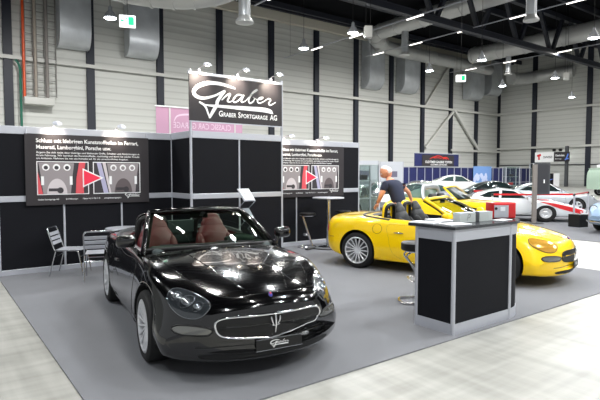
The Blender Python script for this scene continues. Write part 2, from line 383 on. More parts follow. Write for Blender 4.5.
def roadster(name, label, cat, loc, rz, paint, seatm, logo_badge=True, amber=False, deflector=True):
    t=thing(name,label,cat,loc,rz)
    sh=shell_mesh(SP,-2.2,2.14,120,7); sh.v=[(x if x>-1.7 else -1.7+(x+1.7)*.90,y,z) for x,y,z in sh.v]; bv=bvh_of(sh)
    # cutters
    cuts=[]
    for x in (-1.22,1.22):
        for s in (-1,1):
            c=M(); c.lathe([(.360,.57),(.360,1.2)],48,c=(x,0,.335),axis='Y'); 
            if s<0: c.v=[(v[0],-v[1],v[2]) for v in c.v]
            cuts.append((c,1))
    ck=M(); ck.prism(crv([(.60,-.45),(.52,-.66),(.30,-.70),(-.55,-.70),(-.86,-.64),(-.98,-.45),(-.98,.45),(-.86,.64),(-.55,.70),(.30,.70),(.52,.66),(.60,.45)],4,True),.32,1.5)
    cuts.append((ck,2))
    apply_cuts('body',sh,[paint,m_liner,seatm],cuts,t)
    # wheels
    for x in (1.22,-1.22):
        for s in (-1,1): wheel(t,x,s*.78)
    # bonnet : raised panel with twin creases
    hood_o=[(.80,0),(.78,.35),(.70,.62),(1.1,.66),(1.45,.60),(1.75,.50),(1.96,.36),(2.02,0),(1.96,-.36),(1.75,-.50),(1.45,-.60),(1.1,-.66),(.70,-.62),(.78,-.35)]
    m=M(); patch(m,bv,hood_o,'z',.004,12,5); m.build('bonnet',paint,t,60)
    m=M(); seam(m,bv,hood_o,'z',.0045,.0,True); 
    seam(m,bv,[(.93,.40),(1.3,.35),(1.7,.27),(1.98,.18)],'z',.006,.003); seam(m,bv,[(.93,-.40),(1.3,-.35),(1.7,-.27),(1.98,-.18)],'z',.006,.003)
    m.build('bonnet_seam',m_trim if paint is not m_black else paint,t,60)
    # boot lid
    boot=[(-1.25,0),(-1.28,.4),(-1.35,.58),(-1.75,.52),(-1.93,.40),(-1.98,0),(-1.93,-.40),(-1.75,-.52),(-1.35,-.58),(-1.28,-.4)]
    m=M(); patch(m,bv,boot,'z',.004,8,5); m.build('boot_lid',paint,t,60)
    m=M(); seam(m,bv,boot,'z',.004,.0,True); m.build('boot_seam',m_trim,t,60)
    # tonneau edge ribbon wrapping the folded roof
    rib=[(-.62,-.79),(-.95,-.76),(-1.18,-.66),(-1.27,-.4),(-1.29,0),(-1.27,.4),(-1.18,.66),(-.95,.76),(-.62,.79)]
    m=M(); seam(m,bv,rib,'z',.022,.002); m.build('roof_cover_seal',m_grey,t,60)
    m=M(); patch(m,bv,[(-.98,-.5),(-.98,.5),(-1.12,.45),(-1.15,0),(-1.12,-.45)],'z',.006,4); m.build('roof_cover',m_grey,t,60)
    # doors
    for s,ax in ((-1,'y-'),(1,'y+')):
        o=[(.62,.80),(.66,.55),(.58,.28),(.1,.235),(-.30,.235),(-.52,.34),(-.60,.6),(-.60,.82),(.0,.80)]
        m=M(); patch(m,bv,o,ax,.003,8,5); d=m.build('door',paint,t,60)
        m=M(); seam(m,bv,o,ax,.004,-.001,True); m.build('door_seam',m_trim,t,60)
        m=M(); p=[cast(bv,x,.685,ax,.012) for x in (-.50,-.45,-.38,-.33)]; m.tube(p,[.006,.013,.013,.006],8); m.build('door_handle',m_chrome if paint is m_yellow else paint,d,60)
        m=M(); seam(m,bv,[(-.78,.21),(-.3,.20),(.5,.20),(.80,.21)],ax,.03,-.02); m.build('sill',paint,t,60)
        if s<0:
            m=M(); c=[(-.82+.085*cos(a),.735+.085*sin(a)) for a in [2*pi*k/12 for k in range(12)]]
            seam(m,bv,c,ax,.003,0,True); m.build('fuel_flap',m_trim,t,60)
        m=M(); seam(m,bv,[(.80,.33),(.93,.33)],ax,.010,.0,sm=1); m.build('side_badge',m_trim,t,60)
        # arch lips
        for x in (-1.22,1.22):
            m=M(); seam(m,bv,[(x+.385*cos(a),.335+.385*sin(a)) for a in [pi*k/12*1.12-.19 for k in range(13)]],ax,.008,-.005,sm=2); m.build('arch_lip',paint,t,60)
        # rear lamp
        m=M(); patch(m,bv,[(s*.42,.70),(s*.60,.74),(s*.72,.70),(s*.72,.62),(s*.58,.58),(s*.42,.62)],'x-',.004,4); m.build('tail_lamp',m_red,t,60)
        m=M(); seam(m,bv,[(-2.13,.545),(-1.95,.54),(-1.72,.535)],ax,.010,-.003); m.build('bumper_seam',m_trim if paint is m_black else m_yellow_dk,t,60)
        # head lamp: tear drop running up the wing
        hl=[(1.985,s*.555),(1.965,s*.62),(1.89,s*.685),(1.79,s*.73),(1.68,s*.757),(1.58,s*.762),(1.52,s*.735),(1.51,s*.69),(1.57,s*.63),(1.69,s*.57),(1.82,s*.515),(1.93,s*.495)]
        hl=[(x+.01,y) for x,y in hl]
        m=M(); patch(m,bv,hl,'zx',.006,8,4); h=m.build('headlamp',m_amber_lamp if amber else m_lamp_glass,t,60)
        m=M(); seam(m,bv,hl,'zx',.005,.003,True); m.build('bezel',m_trim if amber else m_lamp,h,60)
        for (x,y,r) in (() if amber else ((1.88,.58,.036),(1.76,.64,.052),(1.63,.70,.034))):
            m=M(); q=cast(bv,x,s*y,'zx',.0); m.ball(q,(r,r,.016),16,8,rot=(0,.45,0)); lp=m.build('lamp_projector',m_lamp,h,60)
            m=M(); seam(m,bv,[(x+r*1.25*cos(a),s*y+r*1.1*sin(a)) for a in [2*pi*k/12 for k in range(12)]],'zx',.005,.005,True,sm=2); m.build('projector_ring',m_lamp,h,60)
        # slim lower lamp
        fg=[(.50,.455),(.55,.478),(.64,.488),(.73,.482),(.77,.452),(.74,.42),(.62,.408),(.53,.418)]
        m=M(); patch(m,bv,[(s*a,b-.01) for a,b in fg],'x+',.006,4,4); f=m.build('indicator_lamp',m_foglamp,t,60)
        m=M(); seam(m,bv,[(s*a,b-.01) for a,b in fg],'x+',.008,.003,True); m.build('lamp_surround',m_trim,f,60)
    # front : grille, ring, trident, badge, lower intake
    gr=[(0,.582),(.25,.582),(.42,.572),(.485,.535),(.475,.46),(.40,.415),(.2,.395),(0,.39),(-.2,.395),(-.40,.415),(-.475,.46),(-.485,.535),(-.42,.572),(-.25,.582)]
    gr=[(a*.98,b-.035) for a,b in gr]
    m=M(); patch(m,bv,gr,'x+',.003,8,4); m.build('grille',m_trim,t,60)
    m=M(); seam(m,bv,gr,'x+',.011 if paint is m_black else .006,.008,True,n=8); m.build('grille_surround',m_chrome if paint is m_black else m_trim,t,60)
    m=M()
    for dy,z0,z1 in ((0,.395,.545),(-.034,.46,.525),(.034,.46,.525)):
        a=cast(bv,dy*.6,z0,'x+',.018);b=cast(bv,dy,(z0+z1)/2,'x+',.02);c=cast(bv,dy*1.15,z1-.01,'x+',.018);d=cast(bv,dy*1.1,z1+.008,'x+',.016)
        m.tube([a,b,c,d],[.005,.0075,.009,.002],8)
    a=cast(bv,-.036,.462,'x+',.018);b=cast(bv,0,.452,'x+',.02);c=cast(bv,.036,.462,'x+',.018); m.tube([a,b,c],.007,8)
    m.build('trident_emblem',m_chrome,t,60)
    m=M(); q=cast(bv,2.045,0,'z',.004); m.ball(q,(.024,.017,.012),14,8,rot=(0,.9,0)); bd=m.build('bonnet_badge',m_badge_blue,t,60)
    m=M(); m.ball(q+Vector((-.002,0,.006)),(.016,.011,.012),14,8,rot=(0,.9,0)); m.build('badge_centre',m_red,bd,60)
    low=[(0,.255),(.35,.255),(.56,.245),(.60,.225),(.5,.205),(0,.20),(-.5,.205),(-.60,.225),(-.56,.245),(-.35,.255)]
    m=M(); patch(m,bv,low,'x+',.004,4,4); m.build('lower_intake',m_trim,t,60)
    m=M(); seam(m,bv,[(-.62,.30),(-.4,.305),(0,.31),(.4,.305),(.62,.30)],'x+',.004,.002); m.build('bumper_crease',m_trim,t,60)
    # plate
    px=cast(bv,0,.36,'x+',.02).x+.006
    m=M(); m.box((px,.03,.305),(.014,.42,.095),bev=.004); pl=m.build('number_plate',m_trim,t)
    m=M(); m.tube([(px+.008,-.18,.259),(px+.008,.24,.259)],.003,6);m.tube([(px+.008,-.18,.351),(px+.008,.24,.351)],.003,6); m.build('plate_frame',m_steel,pl)
    m=M()
    for st in LOGO: m.strip(st)
    k=.18/1.9; m.xf(Matrix.Translation((px+.009,.03,.305))@Matrix.Rotation(pi/2,4,'Z')@Matrix.Scale(k,4)@Matrix.Translation((-.98,0,-.42))); m.build('plate_lettering',m_letter,pl,0,recalc=False)
    # windscreen
    def gb(u): return Vector((.74-.24*abs(u)**2.2,.735*u,.95-.04*u*u))
    def gt(u): return Vector((.05-.13*abs(u)**2.2,.55*u,1.28-.03*u*u))
    N=20; vs=[];fs=[]
    for j in range(7):
        q=j/6
        for i in range(N+1):
            u=-1+2*i/N; p=gb(u).lerp(gt(u),q); p.z+=.03*sin(pi*q); vs.append(p)
    for j in range(6):
        for i in range(N): fs.append((j*(N+1)+i,j*(N+1)+i+1,(j+1)*(N+1)+i+1,(j+1)*(N+1)+i))
    m=M(); m.add(vs,fs); w=m.build('windscreen',m_glass,t,60)
    def edge(u,q): p=gb(u).lerp(gt(u),q); p.z+=.03*sin(pi*q); return p
    path=[edge(-1,q/8) for q in range(-1,9)]+[gt(-1+2*i/14) for i in range(1,14)]+[edge(1,1-q/8) for q in range(0,10)]
    m=M(); m.tube(path,.028,10,flat=1.); m.build('windscreen_frame',paint,t,60)
    m=M(); m.tube([p+Vector((-.02,-.030*(1 if p.y>0 else -1)*min(1,abs(p.y)*2),-.026)) for p in path],.026,8); m.build('frame_lining',m_trim,t,60)
    m=M(); m.tube([gb(-1+2*i/14)+Vector((.01,0,-.012)) for i in range(15)],.02,8); m.build('scuttle',m_trim,t,60)
    m=M(); q=gt(0); m.box((q.x-.02,0,q.z-.075),(.02,.22,.06),bev=.009); m.build('rear_view_mirror',m_trim,t)
    m=M()
    for y0,y1 in ((-.10,-.55),(.42,-.02)):
        a=gb(y0/.7);b=gb(y1/.7); m.tube([a+Vector((.02,0,.012)),(a+b)/2+Vector((.0,0,.022)),b+Vector((-.03,0,.03))],.006,6)
    m.build('wiper',m_trim,t,60)
    # mirrors
    for s in (-1,1):
        m=M(); rbox(m,(.44,s*.90,1.0),(.12,.20,.13),.05,(0,0,s*.18)); m.tube([(.48,s*.78,.87),(.46,s*.81,.91),(.45,s*.84,.95)],[.03,.022,.025],8); q=m.build('door_mirror',paint,t,60)
        m=M(); m.box((.378,s*.90,1.003),(.008,.155,.09),(0,0,s*.18),.003); m.build('mirror_glass',m_chrome,q)
    # cockpit
    m=M(); rbox(m,(.50,0,.85),(.30,1.34,.15),.05); m.tube([(.42,.2,.93),(.39,.36,.965),(.42,.52,.93)],[.05,.06,.05],10); m.build('dashboard',m_dash,t,50)
    m=M(); P=[(.33+.09*sin(a)*1.,.36+.18*cos(a),.84+.165*sin(a)) for a in [2*pi*k/28 for k in range(28)]]; m.tube(P,.016,8,True)
    m.tube([(.45,.36,.80),(.335,.36,.84)],.03,8); m.tube([(.33,.19,.84),(.33,.53,.84)],.014,8); m.build('steering_wheel',m_trim,t,60)
    m=M(); rbox(m,(0,0,.50),(1.0,.22,.22),.05); m.build('centre_console',m_dkleather,t)
    for s in (-1,1):
        y=s*.37
        m=M(); rbox(m,(-.18,y,.47),(.55,.50,.20),.07,(0,-.12,0)); m.ball((-.53,y,.74),(.115,.245,.36),22,14,rot=(0,-.26,0)); m.ball((-.60,y,1.0),(.075,.155,.15),20,12,rot=(0,-.26,0))
        m.ball((-.47,y+.19,.68),(.10,.07,.25),16,10,rot=(0,-.26,0)); m.ball((-.47,y-.19,.68),(.10,.07,.25),16,10,rot=(0,-.26,0)); st=m.build('seat',seatm,t,60)
        m=M(); m.ball((-.63,y,1.07),(.06,.125,.115),18,12,rot=(0,-.2,0)); m.build('headrest',seatm,st,60)
        # roll hoop
        P=crv([(-.86,y-.17,.86),(-.855,y-.165,1.02),(-.84,y-.13,1.125),(-.835,y,1.15),(-.84,y+.13,1.125),(-.855,y+.165,1.02),(-.86,y+.17,.86)],6)
        m=M(); m.tube(P,.030,10,flat=1.4); hp=m.build('roll_hoop',paint,t,60)
        m=M(); m.tube([Vector(p)+Vector((.035,0,-.018)) for p in P],.034,10); m.build('hoop_pad',m_trim,hp,60)
    m=M(); rbox(m,(-.90,0,.84),(.12,1.20,.16),.04); m.build('rear_bulkhead',m_dash if seatm is m_maroon else m_dkleather,t)
    if deflector:
        m=M(); rbox(m,(-.80,0,1.0),(.025,.36,.17),.01); m.build('wind_deflector',m_dash,t)
    return t,bv
m_lamp_glass=mat('headlamp_glass',(52,56,60),.12,.3,1.); m_foglamp=mat('fog_lamp_glass',(120,120,116),.2,.5,1.)
m_amber_lamp=mat('yellow_headlamp_glass',(214,160,60),.1,.35,1.)
m_yellow_dk=mat('yellow_crease',(190,140,10),.5)
m_badge_blue=mat('badge_blue',(60,60,160),.3,0,1.)
# ------------------------------------------------------------------ classic closed cars of the other stands
RR=tab(   # rear-engined coupe body
 zb=[(-2.1,.42),(-2.05,.34),(-1.9,.26),(-1.2,.2),(1.4,.2),(1.9,.24),(2.0,.30),(2.08,.40)],
 wm=[(-2.1,.52),(-2.0,.66),(-1.7,.78),(-1.15,.83),(-.3,.80),(.6,.79),(1.15,.81),(1.6,.77),(1.9,.70),(2.03,.60),(2.08,.50)],
 zm=[(-2.1,.50),(-1.2,.50),(1.2,.50),(2.08,.48)],
 ws=[(-2.1,.46),(-1.9,.62),(-1.15,.77),(-.3,.75),(.6,.74),(1.15,.77),(1.6,.73),(1.9,.64),(2.08,.44)],
 zs=[(-2.1,.52),(-2.0,.66),(-1.7,.76),(-1.15,.82),(-.3,.80),(.6,.78),(1.1,.80),(1.5,.80),(1.75,.76),(1.95,.66),(2.08,.52)],
 wt=[(-2.1,.40),(-1.5,.60),(-.3,.66),(.6,.66),(1.1,.60),(1.6,.56),(1.9,.50),(2.08,.38)],
 zt=[(-2.1,.54),(-2.0,.72),(-1.7,.83),(-1.15,.89),(-.3,.87),(.6,.86),(1.1,.83),(1.5,.78),(1.8,.70),(2.0,.60),(2.08,.53)],
 zc=[(-2.1,.55),(-2.0,.74),(-1.7,.87),(-1.15,.95),(-.3,.93),(.6,.90),(1.1,.82),(1.5,.74),(1.8,.66),(2.0,.58),(2.08,.54)],
 bend=[(-2.1,-.30),(-1.2,-.05),(.8,.02),(1.4,.12),(2.08,.34)])
RRC=tab(  # its cabin
 zb=[(-1.75,.74),(.95,.80)],
 wm=[(-1.75,.52),(-1.3,.66),(-.5,.72),(.4,.70),(.8,.66),(.95,.62)],
 zm=[(-1.75,.76),(.95,.84)],
 ws=[(-1.75,.46),(-1.3,.59),(-.5,.635),(.2,.63),(.6,.645),(.95,.60)],
 zs=[(-1.75,.78),(-1.3,.92),(-.7,1.07),(-.2,1.12),(.2,1.08),(.6,.95),(.95,.85)],
 wt=[(-1.75,.40),(-1.3,.50),(-.6,.52),(.1,.53),(.5,.58),(.95,.56)],
 zt=[(-1.75,.79),(-1.3,1.0),(-.8,1.19),(-.3,1.27),(.1,1.24),(.5,1.04),(.95,.855)],
 zc=[(-1.75,.80),(-1.3,1.05),(-.8,1.23),(-.3,1.32),(.05,1.29),(.5,1.08),(.95,.86)],
 bend=[(-1.75,-.1),(.0,.06),(.95,.22)])
m_tgl=thin_glass('smoked_glass',(110,124,112)); m_glassbg2=mat('pale_rear_glass',(120,150,145),.08,0,1.)
def coupe(name,label,cat,loc,rz,paint,glass=None,stripe=None,style='five',low=1.,group=None,lampside=True,bumper=None,windows=True,targa=False,nose=1.):
    glass=glass or m_darkglass
    t=thing(name,label,cat,loc,rz,group); t.scale=(1,1,low)
    sh=shell_mesh(RR,-2.1,2.08,60,5)
    sh.v=[(x if x<1.4 else 1.4+(x-1.4)*nose,y,z if x<1.4 else z-(nose-1)*(x-1.4)*.45*(z-.2)) for x,y,z in sh.v]
    bv=bvh_of(sh); cuts=[]
    for x in (-1.13,1.13):
        for s in (-1,1):
            c=M(); c.lathe([(.35,.5),(.35,1.2)],28,c=(x,0,.32),axis='Y')
            if s<0: c.v=[(v[0],-v[1],v[2]) for v in c.v]
            cuts.append((c,1))
    apply_cuts('body',sh,[paint,m_liner],cuts,t)
    cb=shell_mesh(RRC,-1.75,.95,40,5); cv=bvh_of(cb)
    if not targa: cb.build('cabin',paint,t,50)
    for x in (1.13,-1.13):
        for s in (-1,1): wheel(t,x,s*.70,R=.31/low if low!=1 else .31,W=.19,rim_r=.20,style=style,spokes=10)
    if targa:
        def gb(u): return Vector((.78-.22*abs(u)**2.2,.64*u,.90-.02*u*u))
        def gt(u): return Vector((.20-.10*abs(u)**2.2,.53*u,1.28-.03*u*u))
        path=[gb(-1).lerp(gt(-1),q/6) for q in range(7)]+[gt(-1+2*i/12) for i in range(1,12)]+[gb(1).lerp(gt(1),1-q/6) for q in range(7)]
        m=M(); m.tube(path,.028,10); w=m.build('windscreen_frame',paint,t,60)
        vs=[gb(-1+i/8).lerp(gt(-1+i/8),j/4) for j in range(5) for i in range(17)]
        m=M(); m.add(vs,[(j*17+i,j*17+i+1,(j+1)*17+i+1,(j+1)*17+i) for j in range(4) for i in range(16)]); m.build('windscreen',m_tgl,w,60)
        P=crv([(-.45,-.70,.84),(-.52,-.66,1.02),(-.56,-.56,1.22),(-.57,-.3,1.27),(-.57,0,1.28),(-.57,.3,1.27),(-.56,.56,1.22),(-.52,.66,1.02),(-.45,.70,.84)],5)
        m=M(); m.tube([(-.02+p[0],p[1],p[2]) for p in P],.05,10,flat=2.); m.build('silver_hoop',m_silver,t,60)
        m=M(); rb=[(-.66,-.56,1.20),(-.66,.56,1.20),(-1.45,.56,.93),(-1.45,-.56,.93)]; m.prism([(-.60,1.24),(-.64,.88),(-1.45,.90),(-.9,1.16)],-.55,.55,'Y'); m.build('rear_window',m_glassbg2,t,40)
        for s in (-1,1):
            m=M(); rbox(m,(-.32,s*.33,.80),(.16,.44,.50),.07,(0,-.25,0)); m.build('seat',m_dkleather,t,60)
        m=M(); rbox(m,(.1,0,.90),(1.1,1.05,.03),.01); m.build('dark_cockpit',m_trim,t)
        for x,s in ((.5,-1),(.5,1)):
            m=M(); m.box((.52,s*.80,.93),(.05,.12,.09),bev=.02); m.build('door_mirror',m_chrome,t)
        o=[(.72,0),(.75,.42),(1.3,.40),(1.8,.32),(1.93,0),(1.8,-.32),(1.3,-.40),(.75,-.42)]
        m=M(); seam(m,bv,o,'z',.005,0,True); m.build('bonnet_seam',m_trim,t,60)
        for s in (-1,1):
            q=cast(bv,1.72,s*.60,'z',0); m=M(); m.lathe([(0,.05),(.06,.045),(.088,.015),(.10,-.02),(.10,-.10)],20,axis='X'); m.xf(Matrix.Translation(q+Vector((.06,0,-.05)))@Matrix.Rotation(-.5,4,'Y')); m.build('headlamp',m_lens,t,40)
        return t
    sw=[(.50,.93),(.12,1.20),(-.28,1.24),(-.32,.93)]; qw=[(-.40,.94),(-.38,1.23),(-.75,1.17),(-1.12,.97)]
    for s,ax in ((-1,'y-'),(1,'y+')):
        m=M(); patch(m,cv,sw,ax,.006,5,5,smooth=False); w=m.build('side_window',glass,t,60)
        m=M(); seam(m,cv,sw+[sw[0]],ax,.012,.006,sm=1); m.build('window_trim',m_chrome if paint is not m_white else m_trim,w,60)
        m=M(); patch(m,cv,qw,ax,.006,5,5,smooth=False); m.build('quarter_window',glass,t,60)
        m=M(); seam(m,bv,[(.66,.76),(.62,.35),(-.30,.32),(-.36,.76)],ax,.006,-.001,sm=3); m.build('door_seam',m_trim,t,60)
        m=M(); seam(m,bv,[(-.9,.27),(0,.25),(.85,.27)],ax,.03,-.01); m.build('sill',m_trim if paint is not m_yellow else paint,t,60)
        if lampside:
            q=cast(bv,1.72,s*.60,'z',0); m=M(); m.lathe([(0,.05),(.06,.045),(.088,.015),(.10,-.02),(.10,-.10)],20,axis='X'); m.xf(Matrix.Translation(q+Vector((.06,0,-.05)))@Matrix.Rotation(-.5,4,'Y'))
            h=m.build('headlamp',m_lens,t,40)
            m=M(); m.lathe([(.10,-.02),(.112,-.02),(.112,.01),(.10,.012)],20,axis='X',closed=True); m.xf(Matrix.Translation(q+Vector((.06,0,-.05)))@Matrix.Rotation(-.5,4,'Y')); m.build('lamp_ring',m_chrome,h,40)
        m=M(); m.box((.52,s*.80,.93),(.05,.12,.09),bev=.02); m.tube([(.56,s*.72,.84),(.53,s*.78,.90)],.012,6); m.build('door_mirror',m_chrome,t)
    ws=[(-.52,.90),(-.44,1.20),(0,1.25),(.44,1.20),(.52,.90),(0,.92)]
    m=M(); patch(m,cv,ws,'x+',.006,6,5,smooth=False,centre=(0,1.07)); w=m.build('windscreen',glass,t,60)
    m=M(); seam(m,cv,ws+[ws[0]],'x+',.014,.006,sm=1); m.build('windscreen_trim',m_chrome if paint is not m_white else m_trim,w,60)
    rw=[(-.40,.98),(-.36,1.17),(.36,1.17),(.40,.98)]
    m=M(); patch(m,cv,rw,'x-',.006,5,5,smooth=False); m.build('rear_window',glass,t,60)
    m=M(); seam(m,bv,[(-.60,.36),(-.4,.36),(0,.365),(.4,.36),(.60,.36)],'x+',.035,.03); m.build('front_bumper',bumper or paint,t,60)
    m=M(); seam(m,bv,[(-.55,.40),(-.4,.40),(0,.405),(.4,.40),(.55,.40)],'x-',.035,.03); m.build('rear_bumper',bumper or paint,t,60)
    o=[(.72,0),(.75,.42),(1.3,.40),(1.8,.32),(1.93,0),(1.8,-.32),(1.3,-.40),(.75,-.42)]
    m=M(); seam(m,bv,o,'z',.005,0,True); m.build('bonnet_seam',m_trim,t,60)
    if stripe:
        for s in (-1,1):
            m=M(); patch(m,bv,[(2.0,s*.2),(1.93,s*.52),(1.6,s*.66),(1.2,s*.70),(.85,s*.70),(1.1,s*.60),(1.5,s*.45)],'z',.005,5,4); m.build('wing_stripe',stripe,t,60)
            m=M(); patch(m,bv,[(1.4+.64*nose,.36),(1.4+.5*nose,.50),(1.6,.70),(1.2,.775),(.95,.80),(1.3,.66),(1.7,.50),(1.4+.5*nose,.34)],'y-' if s<0 else 'y+',.006,5,4); m.build('side_stripe',stripe,t,60)
        m=M(); patch(m,bv,[(1.4+.63*nose,0),(1.4+.5*nose,.45),(1.55,.5),(1.5,0),(1.55,-.5),(1.4+.5*nose,-.45)],'z',.006,5,4); m.build('nose_stripe',stripe,t,60)
    return t
# ------------------------------------------------------------------ the hall
def hall_wall_mat():
    m=mat('hall_wall_cladding',(190,190,184),.55); nt=m.node_tree; b=nt.nodes['Principled BSDF']
    tc=nt.nodes.new('ShaderNodeTexCoord'); sp=nt.nodes.new('ShaderNodeSeparateXYZ'); nt.links.new(tc.outputs['Object'],sp.inputs[0])
    mu=nt.nodes.new('ShaderNodeMath'); mu.operation='MULTIPLY'; mu.inputs[1].default_value=2*pi/.6; nt.links.new(sp.outputs['Z'],mu.inputs[0])
    sn=nt.nodes.new('ShaderNodeMath'); sn.operation='SINE'; nt.links.new(mu.outputs[0],sn.inputs[0])
    bp=nt.nodes.new('ShaderNodeBump'); bp.inputs['Distance'].default_value=.02; bp.inputs['Strength'].default_value=.35
    nt.links.new(sn.outputs[0],bp.inputs['Height']); nt.links.new(bp.outputs['Normal'],b.inputs['Normal'])
    mr=nt.nodes.new('ShaderNodeMapRange'); mr.inputs[1].default_value=.6; mr.inputs[2].default_value=1.; nt.links.new(sn.outputs[0],mr.inputs[0])
    mx=nt.nodes.new('ShaderNodeMix'); mx.data_type='RGBA'; mx.inputs[6].default_value=(*srgb((206,207,202)),1); mx.inputs[7].default_value=(*srgb((190,191,186)),1)
    nt.links.new(mr.outputs[0],mx.inputs[0]); nt.links.new(mx.outputs[2],b.inputs['Base Color'])
    return m
m_hall=hall_wall_mat()
m_col=mat('painted_steel_column',(34,38,50),.5)
m_truss=mat('truss_steel',(38,41,50),.5)
m_roof=mat('roof_decking',(16,17,20),.9,spec=.08)
m_galv=mat('galvanised_duct',(206,210,214),.35,.4,noise=(.7,.35))
m_duct=mat('insulated_duct',(196,197,196),.35,.35)
m_cream=mat('cream_beam',(196,192,178),.6)
m_rail=mat('wall_rail',(205,205,200),.5)
def floor_mat():
    m=mat('concrete_floor',(205,204,196),.42,spec=.4); nt=m.node_tree; b=nt.nodes['Principled BSDF']
    tc=nt.nodes.new('ShaderNodeTexCoord')
    def noise(sc,det,rot=0,stretch=(1,1,1)):
        mp=nt.nodes.new('ShaderNodeMapping'); mp.inputs['Scale'].default_value=stretch; mp.inputs['Rotation'].default_value=(0,0,rot); nt.links.new(tc.outputs['Object'],mp.inputs[0])
        n=nt.nodes.new('ShaderNodeTexNoise'); n.inputs['Scale'].default_value=sc; n.inputs['Detail'].default_value=det; nt.links.new(mp.outputs[0],n.inputs[0]); return n.outputs['Fac']
    a=noise(.7,8); c=noise(2.5,4,0.05,(.25,2.6,1)); d=noise(2.2,4,0,(2.8,.25,1))
    s=nt.nodes.new('ShaderNodeMath'); s.operation='ADD'; nt.links.new(a,s.inputs[0]); nt.links.new(c,s.inputs[1])
    s2=nt.nodes.new('ShaderNodeMath'); s2.operation='ADD'; nt.links.new(s.outputs[0],s2.inputs[0]); nt.links.new(d,s2.inputs[1])
    cr=nt.nodes.new('ShaderNodeMapRange'); cr.inputs[1].default_value=1.2; cr.inputs[2].default_value=1.8; nt.links.new(s2.outputs[0],cr.inputs[0])
    mx=nt.nodes.new('ShaderNodeMix'); mx.data_type='RGBA'; mx.inputs[6].default_value=(*srgb((146,145,139)),1); mx.inputs[7].default_value=(*srgb((178,177,171)),1)
    nt.links.new(cr.outputs[0],mx.inputs[0]); nt.links.new(mx.outputs[2],b.inputs['Base Color'])
    return m
m_floor=floor_mat()
m_carpet=mat('grey_carpet',(124,125,129),.9,noise=(1.1,.10),bump=(400,.3),spec=.2)
m_aisle=mat('aisle_carpet',(116,117,121),.9,noise=(.9,.08),spec=.2)
YW=44.4; XR=70.9; ZR=18.4; FILL_W=9000
m=M(); m.box((30,20,-.06),(110,70,.12)); struct(m.build('floor',m_floor))
m=M(); m.box((8.0,YW+.2,ZR/2),(126,.4,ZR)); struct(m.build('wall_back',m_hall,loc=(0,0,0)))
m=M(); m.box((XR+.2,12,ZR/2),(.4,65.2,ZR)); struct(m.build('wall_right',m_hall))
m=M(); m.box((20,12,ZR+.15),(102,66,.3)); struct(m.build('ceiling',m_roof))
# roof joists : deep dark ribs under the decking
for k,y in enumerate([ -12,-6,0,6,12,18,24,30,36,42]):
    m=M(); m.box((20,y,ZR-.35),(101,.3,.6)); o=m.build('trim_%d'%(k+1),m_truss); struct(o)
# columns along both walls
cx=[5.3+5.96*k for k in range(-2,12)]
for k,x in enumerate(cx):
    m=M()
    m.box((x,YW-.12,ZR/2),(.12,.22,ZR)) ; m.box((x,YW-.24,ZR/2),(.62,.06,ZR)); m.box((x,YW-.03,ZR/2),(.62,.06,ZR))
    o=m.build('wall_column',m_col); tag(o,'dark steel column on the back wall of the hall','column','dark steel columns of the hall')
for y in (38.7,31.2,25.2,19.2):
    m=M()
    m.box((XR-.12,y,ZR/2),(.22,.12,ZR)); m.box((XR-.24,y,ZR/2),(.06,.62,ZR)); m.box((XR-.03,y,ZR/2),(.06,.62,ZR))
    o=m.build('wall_column',m_col); tag(o,'dark steel column on the right wall of the hall','column','dark steel columns of the hall')
k=20
def strut(a,b,w,h,mt=m_rail,name=None):
    global k
    m=M(); m.bar(a,b,w,h); o=m.build('trim_%d'%k,mt); k+=1; return struct(o)
strut((-8,YW-.35,10.5),(XR,YW-.35,10.5),.18,.28); strut((58.9,YW-.35,4.95),(XR,YW-.35,4.95),.18,.28)
strut((XR-.35,YW,10.65),(XR-.35,10,10.65),.18,.28); strut((XR-.35,YW,5.4),(XR-.35,10,5.4),.18,.28)
strut((53.3,YW-.3,10.6),(59.2,YW-.3,17.4),.25,.25); strut((59.4,YW-.4,10.5),(65.2,YW-.4,5.1),.28,.4); strut((53.4,YW-.4,5.1),(59.2,YW-.4,10.3),.22,.3)
strut((XR-.1,44,2.9),(XR-.1,10,2.9),.12,.14,m_grey)
# cream gutter beam above the wall, along X
strut((-8,YW-1.2,17.6),(XR,YW-1.2,17.6),.5,.9,m_cream)
strut((-8,YW-3.4,17.9),(XR,YW-3.4,17.9),.3,.5,m_truss)
m_ladder=mat('ladder_grey',(132,130,126),.6)
# cable ladders and pipes on the left bay
def ladder(x,label):
    m=M()
    for s in (-.28,.28): m.box((x+s,YW-.4,13.05),(.07,.08,10.7)) 
    for i in range(19): m.box((x,YW-.4,7.8+i*.58),(.56,.05,.05))
    tag(m.build('cable_ladder',m_ladder),label,'cable ladder')
ladder(6.72,'grey vertical cable ladder beside the orange pipe'); ladder(7.52,'grey vertical cable ladder between two pipe runs'); ladder(8.32,'grey vertical cable ladder nearest the metal air duct')
def pipe(x,r,mt,name,label,z0=7.55,z1=18.3,cat='pipe'):
    m=M(); m.tube([(x,YW-.5,z0),(x,YW-.5,z1)],r,10); tag(m.build(name,mt),label,cat)
pipe(6.32,.10,mat('orange_pipe',(226,84,30),.4),'orange_pipe','orange vertical pipe on the left of the back wall')
pipe(7.12,.10,mat('beige_pipe',(170,160,148),.6),'wall_pipe','beige vertical pipe between the cable ladders')
pipe(7.92,.105,mat('brown_pipe',(140,134,130),.6),'wall_pipe','grey brown vertical pipe left of the duct')
m=M(); m.box((7.25,YW-.75,7.25),(2.1,.9,.55),bev=.04); tag(m.build('cable_tray',m_rail),'pale horizontal tray under the orange pipe and cable ladders','cable tray')
m=M(); m.tube([(5.75,YW-.6,10.3),(5.95,YW-.6,10.0),(6.05,YW-.6,9.6),(6.05,YW-.6,2)],.09,8); tag(m.build('green_conduit',mat('green_conduit',(40,110,90),.5)),'thin dark green conduit next to the orange pipe','pipe')
